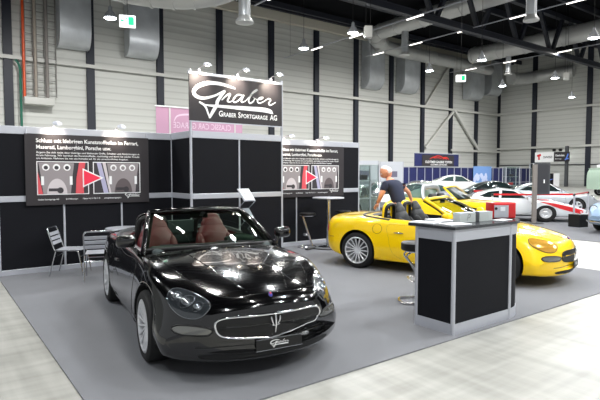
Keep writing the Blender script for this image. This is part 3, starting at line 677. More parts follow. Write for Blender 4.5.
# wall ducts with curved bottoms
def wall_duct(x0,x1,z,label,depth=2.3):
    t=thing('wall_duct',label,'air duct',((x0+x1)/2,YW,0))
    w=(x1-x0)
    P=[(-.15,18.3),(-depth,18.3),(-depth,z+1.5)]+[(-depth+ .95*(1-cos(a)), z+1.5-1.5*sin(a)) for a in [pi/2*k/8 for k in range(1,9)]]+[(-.15,z)]
    m=M(); m.prism([(a,b) for a,b in P],-w/2,w/2,'X'); m.build('duct_body',m_galv,t,30)
    for s in (-w/2,w/2):
        m=M(); m.prism([(a,b) for a,b in P],s-.03,s+.03,'X')
        m.xf(Matrix.Translation((0,-.03,-.03))); m.build('duct_flange',m_galv,t,30)
wall_duct(8.75,11.0,11.7,'shiny galvanised wall duct beside the cable ladders',1.6)
wall_duct(14.1,16.6,11.7,'galvanised wall duct behind the green exit sign at the left',1.6)
wall_duct(41.9,44.3,11.8,'galvanised wall duct behind the pendant lamp, left one of the pair',1.6)
wall_duct(47.9,50.6,11.9,'galvanised wall duct behind the hanging diffuser, right one of the pair',1.6)
wall_duct(61.6,64.6,12.2,'galvanised wall duct next to the far exit sign',1.6)
wall_duct(66.4,69.2,13.2,'dull wall duct nearest the corner of the hall',1.6)
# big round ducts
def round_duct(pts,r,label,mt=m_duct):
    P=crv(pts,6); m=M(); m.tube(P,r,20); 
    t=m.build('round_duct',mt); tag(t,label,'air duct')
    n=max(3,len(P)//3)
    for i in range(2,len(P)-2,3):
        d=(Vector(P[i+1])-Vector(P[i])).normalized(); R=M(); R.tube([Vector(P[i])-d*.06,Vector(P[i])+d*.06],r+.05,20); R.build('joint_ring',mt,t)
    for i in range(3,len(P)-1,7):
        q=M(); q.tube([(P[i][0],P[i][1],P[i][2]+r*.9),(P[i][0],P[i][1],ZR-.01)],.02,5); q.build('hanger',m_cable,t)
round_duct([(42.6,41.6,16.6),(40.4,40.4,17.0),(40.2,36,17.1),(40.2,27,17.1),(40.2,10,17.1),(40.2,-4,17.1)],.85,'fat round air duct running under the roof past the long truss')
round_duct([(42.0,41.7,16.4),(46,41.7,16.2),(53,41.7,16.2),(60,41.7,16.2),(64,41.7,16.2)],.75,'long round air duct along the top of the back wall')
round_duct([(55.0,38.2,16.3),(54.9,36,16.2),(54.9,30,16.2),(54.9,20,16.2),(54.9,8,16.2)],.95,'fat round air duct at the right behind the truss webs')
round_duct([(64.4,38.6,14.6),(67,38.2,14.8),(69,37,15.2),(70,33,15.4)],.8,'short round duct elbow in the far corner of the hall')
round_duct([(5.5,26.6,11.7),(7.35,25.2,10.8),(9.3,23.8,10.4),(10.8,22.7,10.4),(12.2,21.7,10.9),(13.2,20.9,12.3)],.75,'pale curved duct bend at the top left above the booth')
# vertical diffuser pipes hanging
def drop(x,y,z,r,label,top=ZR-.02):
    t=thing('air_diffuser',label,'air diffuser',(x,y,z))
    m=M(); m.tube([(0,0,.25),(0,0,(top-z))],r,20)
    for i in range(1,int((top-z)/.8)): m.tube([(0,0,.25+i*.8),(0,0,.31+i*.8)],r*1.06,20)
    m.build('drop_pipe',m_galv,t,50)
    m=M(); m.lathe([(r*.7,-.05),(r*1.5,.0),(r*1.5,.08),(r*1.05,.25),(r,.3)],20); m.build('diffuser_cone',m_duct,t,50)
def mk(px,D):  return None
drop(11.39,19.4,8.25,.26,'hanging metal diffuser pipe above the white script sign')
drop(40.2,36,13.9,.36,'hanging metal diffuser pipe in front of the back wall ducts',16.3)
drop(25.32,14.14,9.55,.26,'hanging metal diffuser pipe crossing the big truss at right')
drop(54.9,33.3,13.2,.30,'small far diffuser pipe under the right duct',15.3)
# trusses along X
def truss(y,z,x0,x1,h,label,step=6.2,xs=33.5):
    t=thing('roof_truss',label,'truss',(0,y,z))
    m=M(); m.box(((x0+x1)/2,0,0),(x1-x0,.5,.45)); m.box(((x0+x1)/2,0,.25),(x1-x0,.62,.06)); m.build('bottom_chord',m_truss,t)
    m=M(); m.box(((x0+x1)/2,0,h),(x1-x0,.5,.45)); m.build('top_chord',m_truss,t)
    x=xs
    while x-step>x0: x-=step
    while x<x1:
        for s in (-1,1):
            m=M(); m.bar((x+s*.25,0,.2),(x+s*step*.36,0,h-.1),.34,.34); m.build('web_member',m_truss,t)
        x+=step
truss(26.9,14.1,-8,70,3.9,'long dark roof truss crossing the hall to the right')
truss(2.,14.1,-8,70,3.9,'dark roof truss over the front of the hall')
# lamp trunking with tubes, along Y
m_tube=mat('lit_tube',(255,250,240),.5,emit=3)
m_hb=mat('lit_lamp_glass',(240,250,255),.3,emit=16)
m_refl=mat('lamp_dome',(215,220,226),.25,.5)
def trunking(x,y0,y1,z,tubes,label,sub):
    t=thing('lamp_trunking',label,'light',(x,0,z))
    m=M(); m.box((0,(y0+y1)/2,.06),(.08,y1-y0,.07)); m.build('rail',m_alu,t)
    for ty in tubes:
        m=M(); m.box((0,ty,-.02),(.11,1.5,.07),bev=.02); m.build('fluorescent_tube',m_tube,t)
        L=bpy.data.lights.new('tube_light','AREA'); L.shape='RECTANGLE'; L.size=.2; L.size_y=1.5; L.energy=TUBE_W; L.color=(1,.98,.94)
        o=bpy.data.objects.new('tube_light',L); COL.objects.link(o); o.location=(x,ty,z-.10)
    for ty in (y0+1,(y0+y1)/2,y1-1):
        m=M(); m.tube([(0,ty,.08),(0,ty,ZR-z)],.012,5); m.build('hanger',m_cable,t)
TUBE_W=170; HB_W=2250
trunking(15.7,-8,25.6,11.4,[-5,1,7,13,19,23.4],'thin light rail with lit tubes over the centre of the hall',None)
trunking(3.5,-8,20,11.4,[-5,1,5.5,10,14.5],'thin light rail with lit tubes over the black car',None)
trunking(27.8,-4,40,12.6,[0,6,12,18,24,30,35],'thin light rail with lit tubes beyond the yellow car',None)
trunking(38.4,2,40,14.2,[6,12,18,22.5,27.5,33,38],'thin light rail with lit tubes near the fat round duct',None)
trunking(53.,4,40,14.2,[8,14,20,26,32,37],'thin light rail with lit tubes at the far right',None)
def highbay(x,y,z,light=True):
    t=thing('pendant_lamp','round high bay pendant lamp with a lit glass dome hanging from the roof','pendant lamp',(x,y,z),group='high bay pendant lamps')
    m=M(); m.lathe([(.33,0),(.30,.12),(.22,.28),(.11,.40),(.10,.58),(.04,.66)],24); m.build('dome',m_refl,t,50)
    m=M(); m.lathe([(.0,-.05),(.24,-.04),(.32,.0),(.0,.0)],24); m.build('lit_glass',m_hb,t,50)
    m=M(); m.tube([(0,0,.5),(0,0,ZR-z)],.015,6); m.build('cord',m_cable,t)
    if light:
        L=bpy.data.lights.new('lamp_light','SPOT'); L.spot_size=radians(164); L.spot_blend=.25; L.shadow_soft_size=.22; L.energy=HB_W; L.color=(.96,.99,1)
        o=bpy.data.objects.new('lamp_light',L); COL.objects.link(o); o.location=(x,y,z-.07)
for x,y in [(8.22,28.1),(8.2,14.5),(8.3,8.2),(8.3,2),(-3.9,8.2),(-3.9,14.5),(20.6,22.5),(20.5,27.2),(20.6,8.2),(20.6,2),(33.1,27),(33.1,22.2),(33.2,14.5),(33.2,8.2),(44.4,27.5),(44.4,22.5),(44.4,14.5),(57,27),(57,16),(-3.9,-4),(8.3,-4),(20.6,-4),(14.5,1),(14.5,-6),(2.2,-6)]:  # the off-grid ones at the end are added, unseen, to brighten the yellow car
    highbay(x,y,10)
# added spots without fixtures under the truss, to brighten the walls
def fill_spot(x,y,z,tx,ty,tz,W):
    L=bpy.data.lights.new('wall_fill_light','SPOT'); L.spot_size=radians(86); L.spot_blend=1.; L.shadow_soft_size=.3; L.energy=W; L.color=(1,1,.98)
    o=bpy.data.objects.new('wall_fill_light',L); COL.objects.link(o); o.location=(x,y,z); o.rotation_euler=Vector((tx-x,ty-y,tz-z)).to_track_quat('-Z','Y').to_euler()
for x in (-2,8,18,28,38,48,58): fill_spot(x,28.5,13.6,x,YW,1.5,FILL_W*(.72 if x<20 else .62))
for y in (40,31,22): fill_spot(55,y,13.6,XR,y,1.5,FILL_W*.22)
# exit signs
m_sign=mat('lit_sign_white',(245,250,248),.5,emit=1.6); m_sgreen=mat('lit_sign_green',(20,190,120),.5,emit=1.2)
def exit_sign(x,y,z,w,label,rz,hang=True,bluish=False):
    t=thing('exit_sign',label,'exit sign',(x,y,z),rz)
    h=w*.72
    m=M(); m.box((0,0,0),(w,w*.35,h),bev=w*.04); m.build('lamp_box',m_sign,t)
    g=m_sgreen if not bluish else mat('lit_sign_teal',(30,150,190),.5,emit=1.)
    m=M(); q=-w*.18; u=w/2
    # running figure, door and arrow
    m.box((u*.45,q,0),(u*.7,.01,h*.72)); m.build('door_symbol',g,t)
    m=M(); m.ball((-u*.1,q,h*.2),(h*.07,.01,h*.07)); m.bar((-u*.12,q,h*.1),(-u*.2,q,-h*.08),h*.1,.01,up=(0,0,1)); m.bar((-u*.2,q,-h*.08),(-u*.05,q,-h*.25),h*.07,.01);m.bar((-u*.2,q,-h*.08),(-u*.38,q,-h*.22),h*.07,.01);m.bar((-u*.3,q,h*.1),(u*.06,q,h*.06),h*.06,.01); m.build('running_figure',g,t)
    m=M(); m.prism([(-u*.85,0),(-u*.6,h*.18),(-u*.6,h*.06),(-u*.42,h*.06),(-u*.42,-h*.06),(-u*.6,-h*.06),(-u*.6,-h*.18)],q-.005,q+.005,'Y'); m.build('arrow_symbol',g,t)
    if hang:
        m=M(); m.tube([(0,0,h/2),(0,0,ZR-z)],.012,6); m.build('hanger',m_cable,t)
exit_sign(6.5,20,7.6,.60,'green and white exit sign hanging high at the left',-.35)
exit_sign(27.6,20,7.75,.58,'green and white exit sign hanging above the middle of the hall',-.75)
exit_sign(XR-.5,34.1,3.9,.95,'small blue green exit sign on the right wall',-pi/2,False,True)
for (x,y,z) in ((19.28,19.86,9.26),(45.16,21.91,10.16)):
    t=thing('hanging_speaker','small white speaker box hung on two thin wires' if x<30 else 'small white speaker box hung in front of the right wall','speaker',(x,y,z),-.6)
    m=M(); m.box((0,0,0),(.42,.3,.62),bev=.03); m.build('casing',m_rail,t)
    for s in (-.12,.12):
        m=M(); m.tube([(s,0,.3),(s,0,ZR-z)],.012,5); m.build('wire',m_cable,t)
# ------------------------------------------------------------------ the booth
YB=9.61; YT=8.70
m=M(); m.prism([(.908,3.168),(9.45,3.168),(9.45,10.4),(.908,10.4)],0.,.012); o=struct(m.build('floor_carpet',m_carpet))
m=M(); m.prism([(13.4,-4),(34,-4),(34,34),(13.4,34)],0.,.010); o=struct(m.build('floor_aisle_carpet',m_aisle))
m_banner=mat('banner_black',(44,40,43),.55)
def wall_unit(name,label,a,b,z1=2.5,mid=True,posts=None,n=1,y0=None):
    """straight run of aluminium framed panels from a to b"""
    a=Vector((a[0],a[1],0));b=Vector((b[0],b[1],0));d=b-a;L=d.length;rz=math.atan2(d.y,d.x)
    t=thing(name,label,'partition wall',tuple(a),rz)
    w=L/n
    for i in range(n):
        for z0,zz in ((.10,1.235),(1.335,z1-.125)) if mid else ((.10,z1-.125),):
            m=M(); m.box((w*(i+.5),0,(z0+zz)/2),(w-.03,.02,zz-z0)); m.build('panel',m_panel,t)
    rails=[(.0,.10),(z1-.13,z1)]+([(1.235,1.335)] if mid else [])
    for z0,zz in rails:
        m=M(); m.box((L/2,0,(z0+zz)/2),(L-.04,.045,zz-z0),bev=.006); m.build('rail',m_alu,t)
    for i in range(n+1) if posts is None else posts:
        m=M(); m.tube([(w*i,0,.0),(w*i,0,z1+.0)],.022,8); m.build('post',m_alu,t,50)
    return t
wall_unit('partition_wall','black panelled booth wall behind the two metal chairs',(-2.05,YB),(3.95,YB),n=6)
wall_unit('partition_wall','short black return wall between left banner wall and centre tower',(3.95,YT+.03),(3.95,YB-.03),posts=[])
wall_unit('partition_wall','black panelled centre tower wall under the big script sign',(3.95,YT),(5.98,YT),n=2,posts=[1])
wall_unit('partition_wall','short black return wall at the right side of the centre tower',(5.98,YT+.03),(5.98,YB-.03),posts=[])
wall_unit('partition_wall','black panelled booth wall behind the bar stool and bar table',(6.02,YB),(9.02,YB),n=3)
for x,l in ((3.95,'left'),(5.98,'right')):
    m=M(); m.tube([(x,YT,0),(x,YT,3.62)],.026,8); tag(m.build('tower_post',m_alu,smooth=50),'tall aluminium post carrying the %s edge of the big script sign'%l,'post')
# big script sign
t=thing('shop_sign','large black hanging sign with white script Graber and Graber Sportgarage AG','sign',(3.90,8.66,2.675))
m=M(); m.box((1.03,0,.44),(2.05,.02,.88)); m.build('sign_board',m_banner,t)
m=M(); m.box((1.03,-.0,.875),(2.09,.05,.055),bev=.006); m.box((1.03,0,-.005),(2.05,.03,.02)); m.build('sign_frame',m_alu,t)
m=M()
for st in LOGO: m.strip(st,-.013)
m.build('script_lettering',m_letter,t,0,recalc=False)
m=M(); x=.86
def smallcaps(m,words,x,z,y,H,h,width=None,tilt=0):
    q=M(); cx=0
    for wd in words:
        w=text(q,wd[0],cx,0,H,0,bold=.02); cx+=w+H*.10
        if len(wd)>1: w=text(q,wd[1:],cx,0,h,0,bold=.02); cx+=w
        cx+=H*.45
    mx=max(v[0] for v in q.v); k=(width/mx) if width else 1
    m.add([(x+v[0]*k,y,z+v[2]) for v in q.v],q.f)
smallcaps(m,['GRABER','SPORTGARAGE'],.60,.12,-.013,.105,.078,width=1.10)
text(m,'AG',1.76,.12,.105,-.013,width=.17,bold=.02)
m.build('lettering',m_letter,t,0,recalc=False)
# information banners
m_ph1=mat('photo_console_grey',(148,140,142),.5); m_ph2=mat('photo_console_dark',(58,54,58),.5); m_phr=mat('photo_red',(214,84,92),.5); m_phl=mat('photo_lilac',(176,172,200),.5)
m_arrow=mat('arrow_red',(238,48,78),.5); m_phc=mat('photo_console_pale',(205,196,198),.5)
def info_banner(loc,label):
    t=thing('info_banner',label,'banner',loc,group='information banners')
    m=M(); m.box((1.055,0,.608),(2.11,.012,1.216)); m.build('banner_sheet',m_banner,t)
    y=-.008
    m=M(); text(m,'Schluss mit klebrigen Kunststoffteilen im Ferrari,',.17,1.075,.066,y,width=1.74,bold=.018); m.build('headline',m_letter,t,0,recalc=False); m=M(); text(m,'Maserati, Lamborghini, Porsche usw.',.17,.965,.066,y,width=1.24,bold=.018); m.build('headline',m_letter,t,0,recalc=False)
    m=M(); text(m,'Ärgern Sie sich nicht über klebrige und klebende Griffe, Schalter und Abdeckungen in',.17,.89,.030,y,width=1.76,bold=.01)
    text(m,'Ihrem Fahrzeug. Wir bereiten die Kunststoffteile, nachhaltig und damit Sie wieder Freude',.17,.84,.030,y,width=1.76,bold=.01)
    text(m,'am Anfassen. Nehmen Sie mit uns Kontakt auf, für ein unverbindliches Angebot.',.17,.79,.030,y,width=1.55,bold=.01); m.build('body_text',m_letter,t,0,recalc=False)
    m=M(); text(m,'Graber Sportgarage AG',.18,.085,.024,y,width=.33,bold=.01); text(m,'3110 Münsingen',.62,.085,.024,y,width=.20,bold=.01); text(m,'Telefon +41 31 720 11 70',.90,.085,.024,y,width=.30,bold=.01); text(m,'www.grabersportgarage.ch',1.27,.085,.024,y,width=.31,bold=.01); m.build('footer_text',m_letter,t,0,recalc=False)
    m=M()
    for st in LOGO: m.strip(st,0)
    m.xf(Matrix.Translation((1.64,y,.07))@Matrix.Scale(.155,4)); m.build('small_logo',m_letter,t,0,recalc=False)
    for x0,x1,n in ((.17,1.01,0),(1.085,1.94,1)):
        z0,z1=.175,.752; w=x1-x0; y2=y-.002
        m=M(); m.box(((x0+x1)/2,y,(z0+z1)/2),(w,.006,z1-z0)); f=m.build('photo_border',m_letter,t)
        m=M(); m.box(((x0+x1)/2,y2,(z0+z1)/2),(w-.03,.006,z1-z0-.03)); m.build('photo_ground',m_ph2,f)
        def X(u): return x0+.015+u*(w-.03)
        def Z(v): return z0+.015+v*(z1-z0-.03)
        a,b=(.0,.74) if n==0 else (.26,1.)
        m=M(); m.prism([(X(a+.02),Z(.98)),(X(b-.02),Z(.98)),(X(b-.06),Z(.55)),(X(b-.10),Z(.0)),(X(a+.10),Z(0)),(X(a+.06),Z(.55))],y2-.005,y2-.003,'Y'); m.build('console_picture',m_ph1,f)
        m=M(); m.disc(.17,(0,0,0),40); m.xf(Matrix.Translation((X((a+b)/2),y2-.007,Z(.0)))@Matrix.Diagonal((.95,1,1.55,1))); 
        m.v=[(v[0],v[1],max(v[2],Z(0))) for v in m.v]; m.build('dial_picture',m_phc if n==0 else mat('photo_dark_dial',(96,86,88),.5),f,0)
        for q in (.16,.42,.68):
            cxx=X(a+(b-a)*(.04+q*1.08)) 
            m=M(); m.disc(.058,(cxx,y2-.007,Z(.84))); k=m.build('knob_picture',m_letter,f,0)
            m=M(); m.disc(.034,(cxx,y2-.009,Z(.83))); m.build('knob_cap_picture',m_ph2 if n==0 else m_ph1,k,0)if 0 else m.build('knob_cap_picture',m_ph2 if n==0 else m_ph1,f,0)
        for sx in (a+.12*(b-a),b-.12*(b-a)):
            m=M(); m.box((X(sx),y2-.007,Z(.42)),(.045,.003,.15)); m.build('switch_picture',m_letter,f)
        m=M(); cx0=X((a+b)/2)
        m.disc(.052,(cx0+.05,y2-.010,Z(.11))); m.box((cx0-.05,y2-.010,Z(.13)),(.17,.002,.05)); m.build('key_picture',m_ph2,f,0)
        if n==0:
            m=M(); m.prism([(X(.82),Z(1)),(X(.95),Z(1)),(X(.90),Z(.5)),(X(.91),Z(0)),(X(.74),Z(0)),(X(.76),Z(.5))],y2-.009,y2-.006,'Y'); m.build('red_trim_picture',m_phr,f)
            m=M(); m.prism([(X(0),Z(.7)),(X(.03),Z(.5)),(X(.09),Z(0)),(X(0),Z(0))],y2-.009,y2-.006,'Y'); m.build('red_edge_picture',m_phr,f)
        else:
            m=M(); m.prism([(X(.06),Z(1)),(X(.15),Z(1)),(X(.30),Z(0)),(X(.20),Z(0))],y2-.009,y2-.006,'Y'); m.build('lilac_trim_picture',m_phl,f)
            m=M(); m.prism([(X(.18),Z(1)),(X(.25),Z(1)),(X(.36),Z(0)),(X(.32),Z(0))],y2-.010,y2-.007,'Y'); m.build('pale_trim_picture',m_phc,f)
    m=M(); m.prism([(.905,.295),(.905,.635),(1.265,.462)],y-.016,y-.006,'Y'); m.build('arrow_border',m_letter,t)
    m=M(); m.prism([(.925,.330),(.925,.600),(1.215,.462)],y-.020,y-.012,'Y'); m.build('red_arrow',m_arrow,t)
    for s in (.03,2.08):
        m=M(); m.tube([(s,.0,1.2),(s,.02,1.29)],.008,6); m.build('hook',m_alu,t)
    return t
info_banner((1.35,9.555,1.168),'black information banner with car console photos and red arrow, above the metal chairs')
info_banner((6.345,9.555,1.155),'black information banner with car console photos and red arrow, above the bar stool')
# spot lamps on arms
m_bulb=mat('lit_spot_bulb',(255,240,215),.4,emit=60)
def spot(x,y,z,reach,label,power=70):
    t=thing('arm_spotlight',label,'spotlight',(x,y,z))
    m=M(); m.box((0,0,-.02),(.05,.07,.10),bev=.01); m.build('clamp',m_alu,t)
    m=M(); m.tube([(0,0,.02),(0,-.06,.05),(0,-reach+.06,.07),(0,-reach,.06)],.009,8); m.build('arm',m_steel,t,60)
    m=M(); m.lathe([(.02,.035),(.035,.03),(.062,.0),(.068,-.015),(.0,-.01)],20); m.xf(Matrix.Translation((0,-reach,.055))@Matrix.Rotation(.55,4,'X')@Matrix.Diagonal((1.15,1,.7,1))); h=m.build('lamp_head',m_alu,t,40)
    m=M(); m.ball((0,-reach+.012,.038),(.04,.036,.018),14,8); m.build('bulb',m_bulb,h)
    L=bpy.data.lights.new('spot_light','SPOT'); L.energy=power; L.spot_size=radians(78); L.spot_blend=.9; L.shadow_soft_size=.04; L.color=(1,.86,.72)
    o=bpy.data.objects.new('spot_light',L); COL.objects.link(o); o.location=(x,y-reach+.06,z+.02)
    o.rotation_euler=Vector((0,reach*1.0,-.22)).to_track_quat('-Z','Y').to_euler()
spot(1.80,9.58,2.50,.36,'small arm spotlight on the left wall top, above the banner headline start',28)
spot(2.86,9.58,2.50,.36,'small arm spotlight on the left wall top, above the banner headline end',28)
spot(4.10,8.64,3.60,.36,'arm spotlight at the left end of the big script sign')
spot(4.90,8.64,3.60,.36,'arm spotlight in the middle of the big script sign')
spot(5.66,8.64,3.60,.36,'arm spotlight at the right end of the big script sign')
spot(6.62,9.58,2.50,.36,'small arm spotlight on the right wall top, close to the tower',28)
spot(7.62,9.58,2.50,.36,'small arm spotlight on the right wall top, near its middle',28)
# translucent pink banner seen from behind
t=thing('pink_banner','pale pink banner seen from behind, mirrored Classic Car Garage lettering','banner',(4.36,11.5,2.2))
m_pink=mat('pink_cloth',(192,148,172),.7); m_pinkl=mat('pale_pink_print',(222,196,212),.7)
m=M(); m.box((1.15,0,.54),(2.30,.012,1.07)); m.build('cloth',m_pink,t)
m=M(); m.box((1.15,0,1.085),(2.34,.05,.03)); m.build('top_rail',m_letter,t)
for x in (.33,2.08):
    m=M(); m.box((x,-.012,.54),(.035,.012,1.07)); m.build('seam_strip',m_rail,t)
m=M(); text(m,'CLASSIC CAR GARAGE',.42,.60,.14,-.009,width=1.55,mirror=True,bold=.006); text(m,'SPORTGARAGE AG',.42,.40,.10,-.009,width=1.1,mirror=True); m.build('mirrored_lettering',m_pinkl,t,0,recalc=False)
m=M(); m.strip([(.44,.76,.008),(.52,.88,.018),(.75,.93,.022),(1.1,.93,.018),(1.6,.88,.006)],-.009); m.build('swoosh',m_pinkl,t,0,recalc=False)
# ------------------------------------------------------------------ counter
t=thing('reception_counter','dark panelled reception counter with aluminium frame and rounded right end','counter',(4.40,3.235,0))
r=.50; arc=[(1.06+r*sin(a),r*(1-cos(a))) for a in [pi/2*k/10 for k in range(11)]]
m=M(); m.box((0.012,.25,.56),(.018,.48,.88)); m.build('side_panel',m_panel,t)
m=M(); m.box((.53,.012,.56),(1.02,.018,.88)); m.build('front_panel',m_panel,t)
def arcwall(m,z0,z1,th,off=0):
    o=[(1.06+(r+off)*sin(a),r-(r+off)*cos(a)) for a in [pi/2*k/12 for k in range(13)]]
    i=[(1.06+(r+off-th)*sin(a),r-(r+off-th)*cos(a)) for a in [pi/2*k/12 for k in range(12,-1,-1)]]
    m.prism(o+i,z0,z1)
m=M(); arcwall(m,.12,1.,.018,-.006); m.build('curved_panel',m_panel,t,40)
for z0,z1,nm in ((0.012,.125,'base_rail'),(1.0,1.125,'upper_rail')):
    m=M(); m.box((0.012,.25,(z0+z1)/2),(.03,.50,z1-z0)); m.build(nm,m_alu,t)
    m=M(); m.box((.53,.012,(z0+z1)/2),(1.06,.03,z1-z0)); m.build(nm,m_alu,t)
    m=M(); arcwall(m,z0,z1,.03,.003); m.build(nm,m_alu,t,40)
for x,y in ((0.01,0.01),(1.06,.008),(0.012,.50),(1.56,.5)):
    m=M(); m.tube([(x,y,.0),(x,y,1.125)],.024,10); m.build('post',m_alu,t,50)
m=M(); oo=[(-.03,-.03)]+[(1.06+(r+.03)*sin(a),r-(r+.03)*cos(a)) for a in [pi/2*k/12 for k in range(13)]]+[(1.59,.60),(-.03,.60)]
m.prism(oo,1.127,1.158); m.build('worktop',mat('granite_worktop',(52,54,58),.25,noise=(90,.6)),t,30)
TOP=1.159
# things on the counter
def box_thing(name,label,cat,loc,rz,d,mt,bev=.004,group=None):
    m=M(); m.box((0,0,d[2]/2),d,bev=bev); o=m.build(name,mt,loc=loc,rot=(0,0,rz)); return tag(o,label,cat,group)
m_paper=mat('white_paper',(226,228,232),.6); m_acr=mat('frosted_grey_acrylic',(186,192,190),.25)
for i,(x,y,rz,dx,lb) in enumerate([(4.50,3.70,.2,0,'white brochure stack at the left end of the counter'),(4.78,3.72,-.3,0,'second white brochure stack, overlapping the counter middle'),(4.60,3.38,1.4,0,'thin white leaflet pile nearest the counter corner')]):
    box_thing('brochure_stack',lb,'brochure',(x,y,TOP),rz,(.21,.30,.012+.008*(i==1)),m_paper,.002)
def holder(x,y,rz,w,label,mark=False):
    t=thing('brochure_holder',label,'brochure holder',(x,y,TOP),rz)
    m=M(); m.box((0,0,.055),(w,.006,.11)); m.box((0,.10,.055),(w,.006,.11)); m.box((-w/2,.05,.055),(.006,.10,.11)); m.box((w/2,.05,.055),(.006,.10,.11)); m.box((0,.05,.004),(w,.10,.006)); m.build('tray',m_acr,t)
    m=M(); m.box((0,.05,.06),(w-.02,.07,.10)); m.build('leaflet_pack',m_paper,t)
    if mark:
        m=M(); m.strip([(-.02,.02,.002),(-.0,.085,.003),(.03,.09,.003),(.03,.065,.003),(-.0,.05,.003)],-.005); m.build('script_mark',m_grey,t,0,recalc=False)
holder(4.92,3.44,-.10,.25,'grey brochure holder with a thin script mark on its front',True)
holder(5.24,3.42,-.10,.22,'plain grey brochure holder beside the red box')
box_thing('binder_clip_stand','small dark stand between the two brochure holders','stand',(5.085,3.45,TOP),-.1,(.055,.05,.115),m_grey)
t=thing('red_box','red metal box with grey front plate on the counter end','box',(5.69,3.456,TOP),-.55)
m=M(); m.box((0,.11,.10),(.29,.22,.195),bev=.015); m.build('case',m_red,t)
m=M(); m.box((-.045,-.002,.09),(.18,.008,.15)); m.build('front_plate',m_steel_soft if 'm_steel_soft' in globals() else m_alu,t)
m=M(); m.box((-.03,-.008,.12),(.06,.004,.05)); m.build('label',m_paper,t)
m=M(); m.lathe([(0,0),(.018,0),(.018,.01),(0,.01)],16,c=(-.115,-.012,.125),axis='Y'); m.build('lock',m_trim,t)
box_thing('open_brochure','white open brochure lying in front of the red box','brochure',(5.48,3.36,TOP),.1,(.26,.13,.008),m_paper,.002)
# ------------------------------------------------------------------ chairs and tables
def chair(loc,rz,label):
    t=thing('metal_chair',label,'chair',loc,rz,'aluminium bistro chairs'); t.scale=(.96,.96,.93)
    # facing +X
    for s in (-1,1):
        y=s*.225
        P=crv([(.26,y*1.05,.0),(.19,y,.40),(.16,y,.445),(.10,y,.455),(-.16,y,.455),(-.21,y,.48),(-.25,y,.60),(-.31,y,.80)],5)
        m=M(); m.tube(P,.0125,10); m.build('side_frame',m_steel,t,60)
        m=M(); m.tube([(-.30,y*1.05,0),(-.19,y,.44)],.0125,10); m.build('rear_leg',m_steel,t,60)
    m=M(); m.tube(crv([(-.31,-.225,.80),(-.325,-.20,.845),(-.33,-.15,.855),(-.33,.15,.855),(-.325,.20,.845),(-.31,.225,.80)],5),.0125,10); m.build('top_rail',m_steel,t,60)
    for z in (.585,.665,.745):
        x=-.245-(z-.585)*.30
        m=M(); m.box((x,0,z),(.010,.44,.062),(0,-.28,0),.004); m.build('back_slat',m_alu,t)
    for i in range(6):
        m=M(); m.box((-.17+i*.075,0,.462),(.064,.44,.010),bev=.003); m.build('seat_slat',m_alu,t)
    m=M(); m.tube([(-.22,-.225,.34),(-.22,.225,.34)],.009,8); m.build('stretcher',m_steel,t)
    m=M(); m.tube([(.205,-.225,.34),(.205,.225,.34)],.009,8); m.build('stretcher',m_steel,t)
    return t
chair((1.96,9.16,.012),radians(-30),'shiny metal chair standing sideways nearest the left carpet edge')
chair((2.24,8.47,.012),radians(72),'shiny metal chair with its back to the camera, beside the black car')
t=thing('bistro_table','round metal bistro table partly hidden behind the black car','table',(2.86,9.10,.012))
m=M(); m.lathe([(0,.70),(.34,.70),(.35,.715),(.34,.73),(0,.73)],40); m.build('tabletop',m_alu,t,40)
m=M(); m.tube([(0,0,.03),(0,0,.70)],.03,12); m.build('column',m_steel,t)
m=M(); m.lathe([(0,.0),(.22,.0),(.22,.015),(.05,.035),(0,.035)],30); m.build('foot_plate',m_steel,t,40)
t=thing('bar_table','tall round bar table with steel column at the right booth wall','table',(7.48,8.98,.012))
m=M(); m.lathe([(0,1.12),(.36,1.12),(.37,1.135),(.36,1.15),(0,1.15)],40); m.build('tabletop',m_alu,t,40)
m=M(); m.tube([(0,0,.03),(0,0,1.12)],.052,16); m.build('column',m_steel,t,60)
m=M(); m.lathe([(0,.0),(.24,.0),(.24,.015),(.05,.035),(0,.035)],30); m.build('foot_plate',m_steel,t,40)
def stool(loc,rz,label,seat_r=.19,thick=.06,seat_h=.80,leg='straight'):
    t=thing('bar_stool',label,'bar stool',loc,rz)
    m=M(); m.lathe([(0,seat_h-thick),(seat_r*.92,seat_h-thick),(seat_r,seat_h-thick+.015),(seat_r,seat_h-.015),(seat_r*.9,seat_h),(0,seat_h+.004)],32); m.build('seat',m_trim,t,50)
    m=M(); m.lathe([(0,seat_h-thick-.02),(seat_r*.75,seat_h-thick-.02),(seat_r*.8,seat_h-thick)],24); m.build('seat_plate',m_chrome,t,50)
    for s in (-1,1):
        y=s*.09; 
        if leg=='straight': P=crv([(-.10,y,seat_h-thick-.02),(-.085,y,seat_h-.16),(.10,y*1.6,.06),(.10,y*1.6,.02)],6)
        else: P=crv([(-.09,y,seat_h-thick-.02),(-.14,y,seat_h-.19),(-.02,y,seat_h-.36),(.10,y*1.2,.15),(.10,y*1.5,.02)],6)
        m=M(); m.tube(P,.012,10); m.build('leg',m_chrome,t,60)
    m=M(); m.tube(crv([(.12,-.15,.02),(-.16,-.17,.015),(-.22,0,.015),(-.16,.17,.015),(.12,.15,.02),(.2,0,.015)],6,True),.013,10,True); m.build('base_ring',m_chrome,t,60)
    m=M(); m.tube([(.02,-.15,.30),(.02,.15,.30)],.011,8); m.tube(crv([(.02,-.15,.30),(-.08,-.15,.30),(-.08,.15,.30),(.02,.15,.30)],5),.011,8); m.build('foot_rest',m_chrome,t,60)
    return t
stool((7.02,9.17,.012),radians(-30),'black bar stool on chrome legs left of the bar table')
stool((8.15,9.22,.012),radians(200),'black bar stool half hidden behind the yellow car and bar table')
stool((5.18,4.40,.012),radians(-37),'black bar stool with thick seat behind the reception counter',.20,.11,.80,'curved')
m_ph_stand=mat('folded_leaflets',(120,128,132),.6)
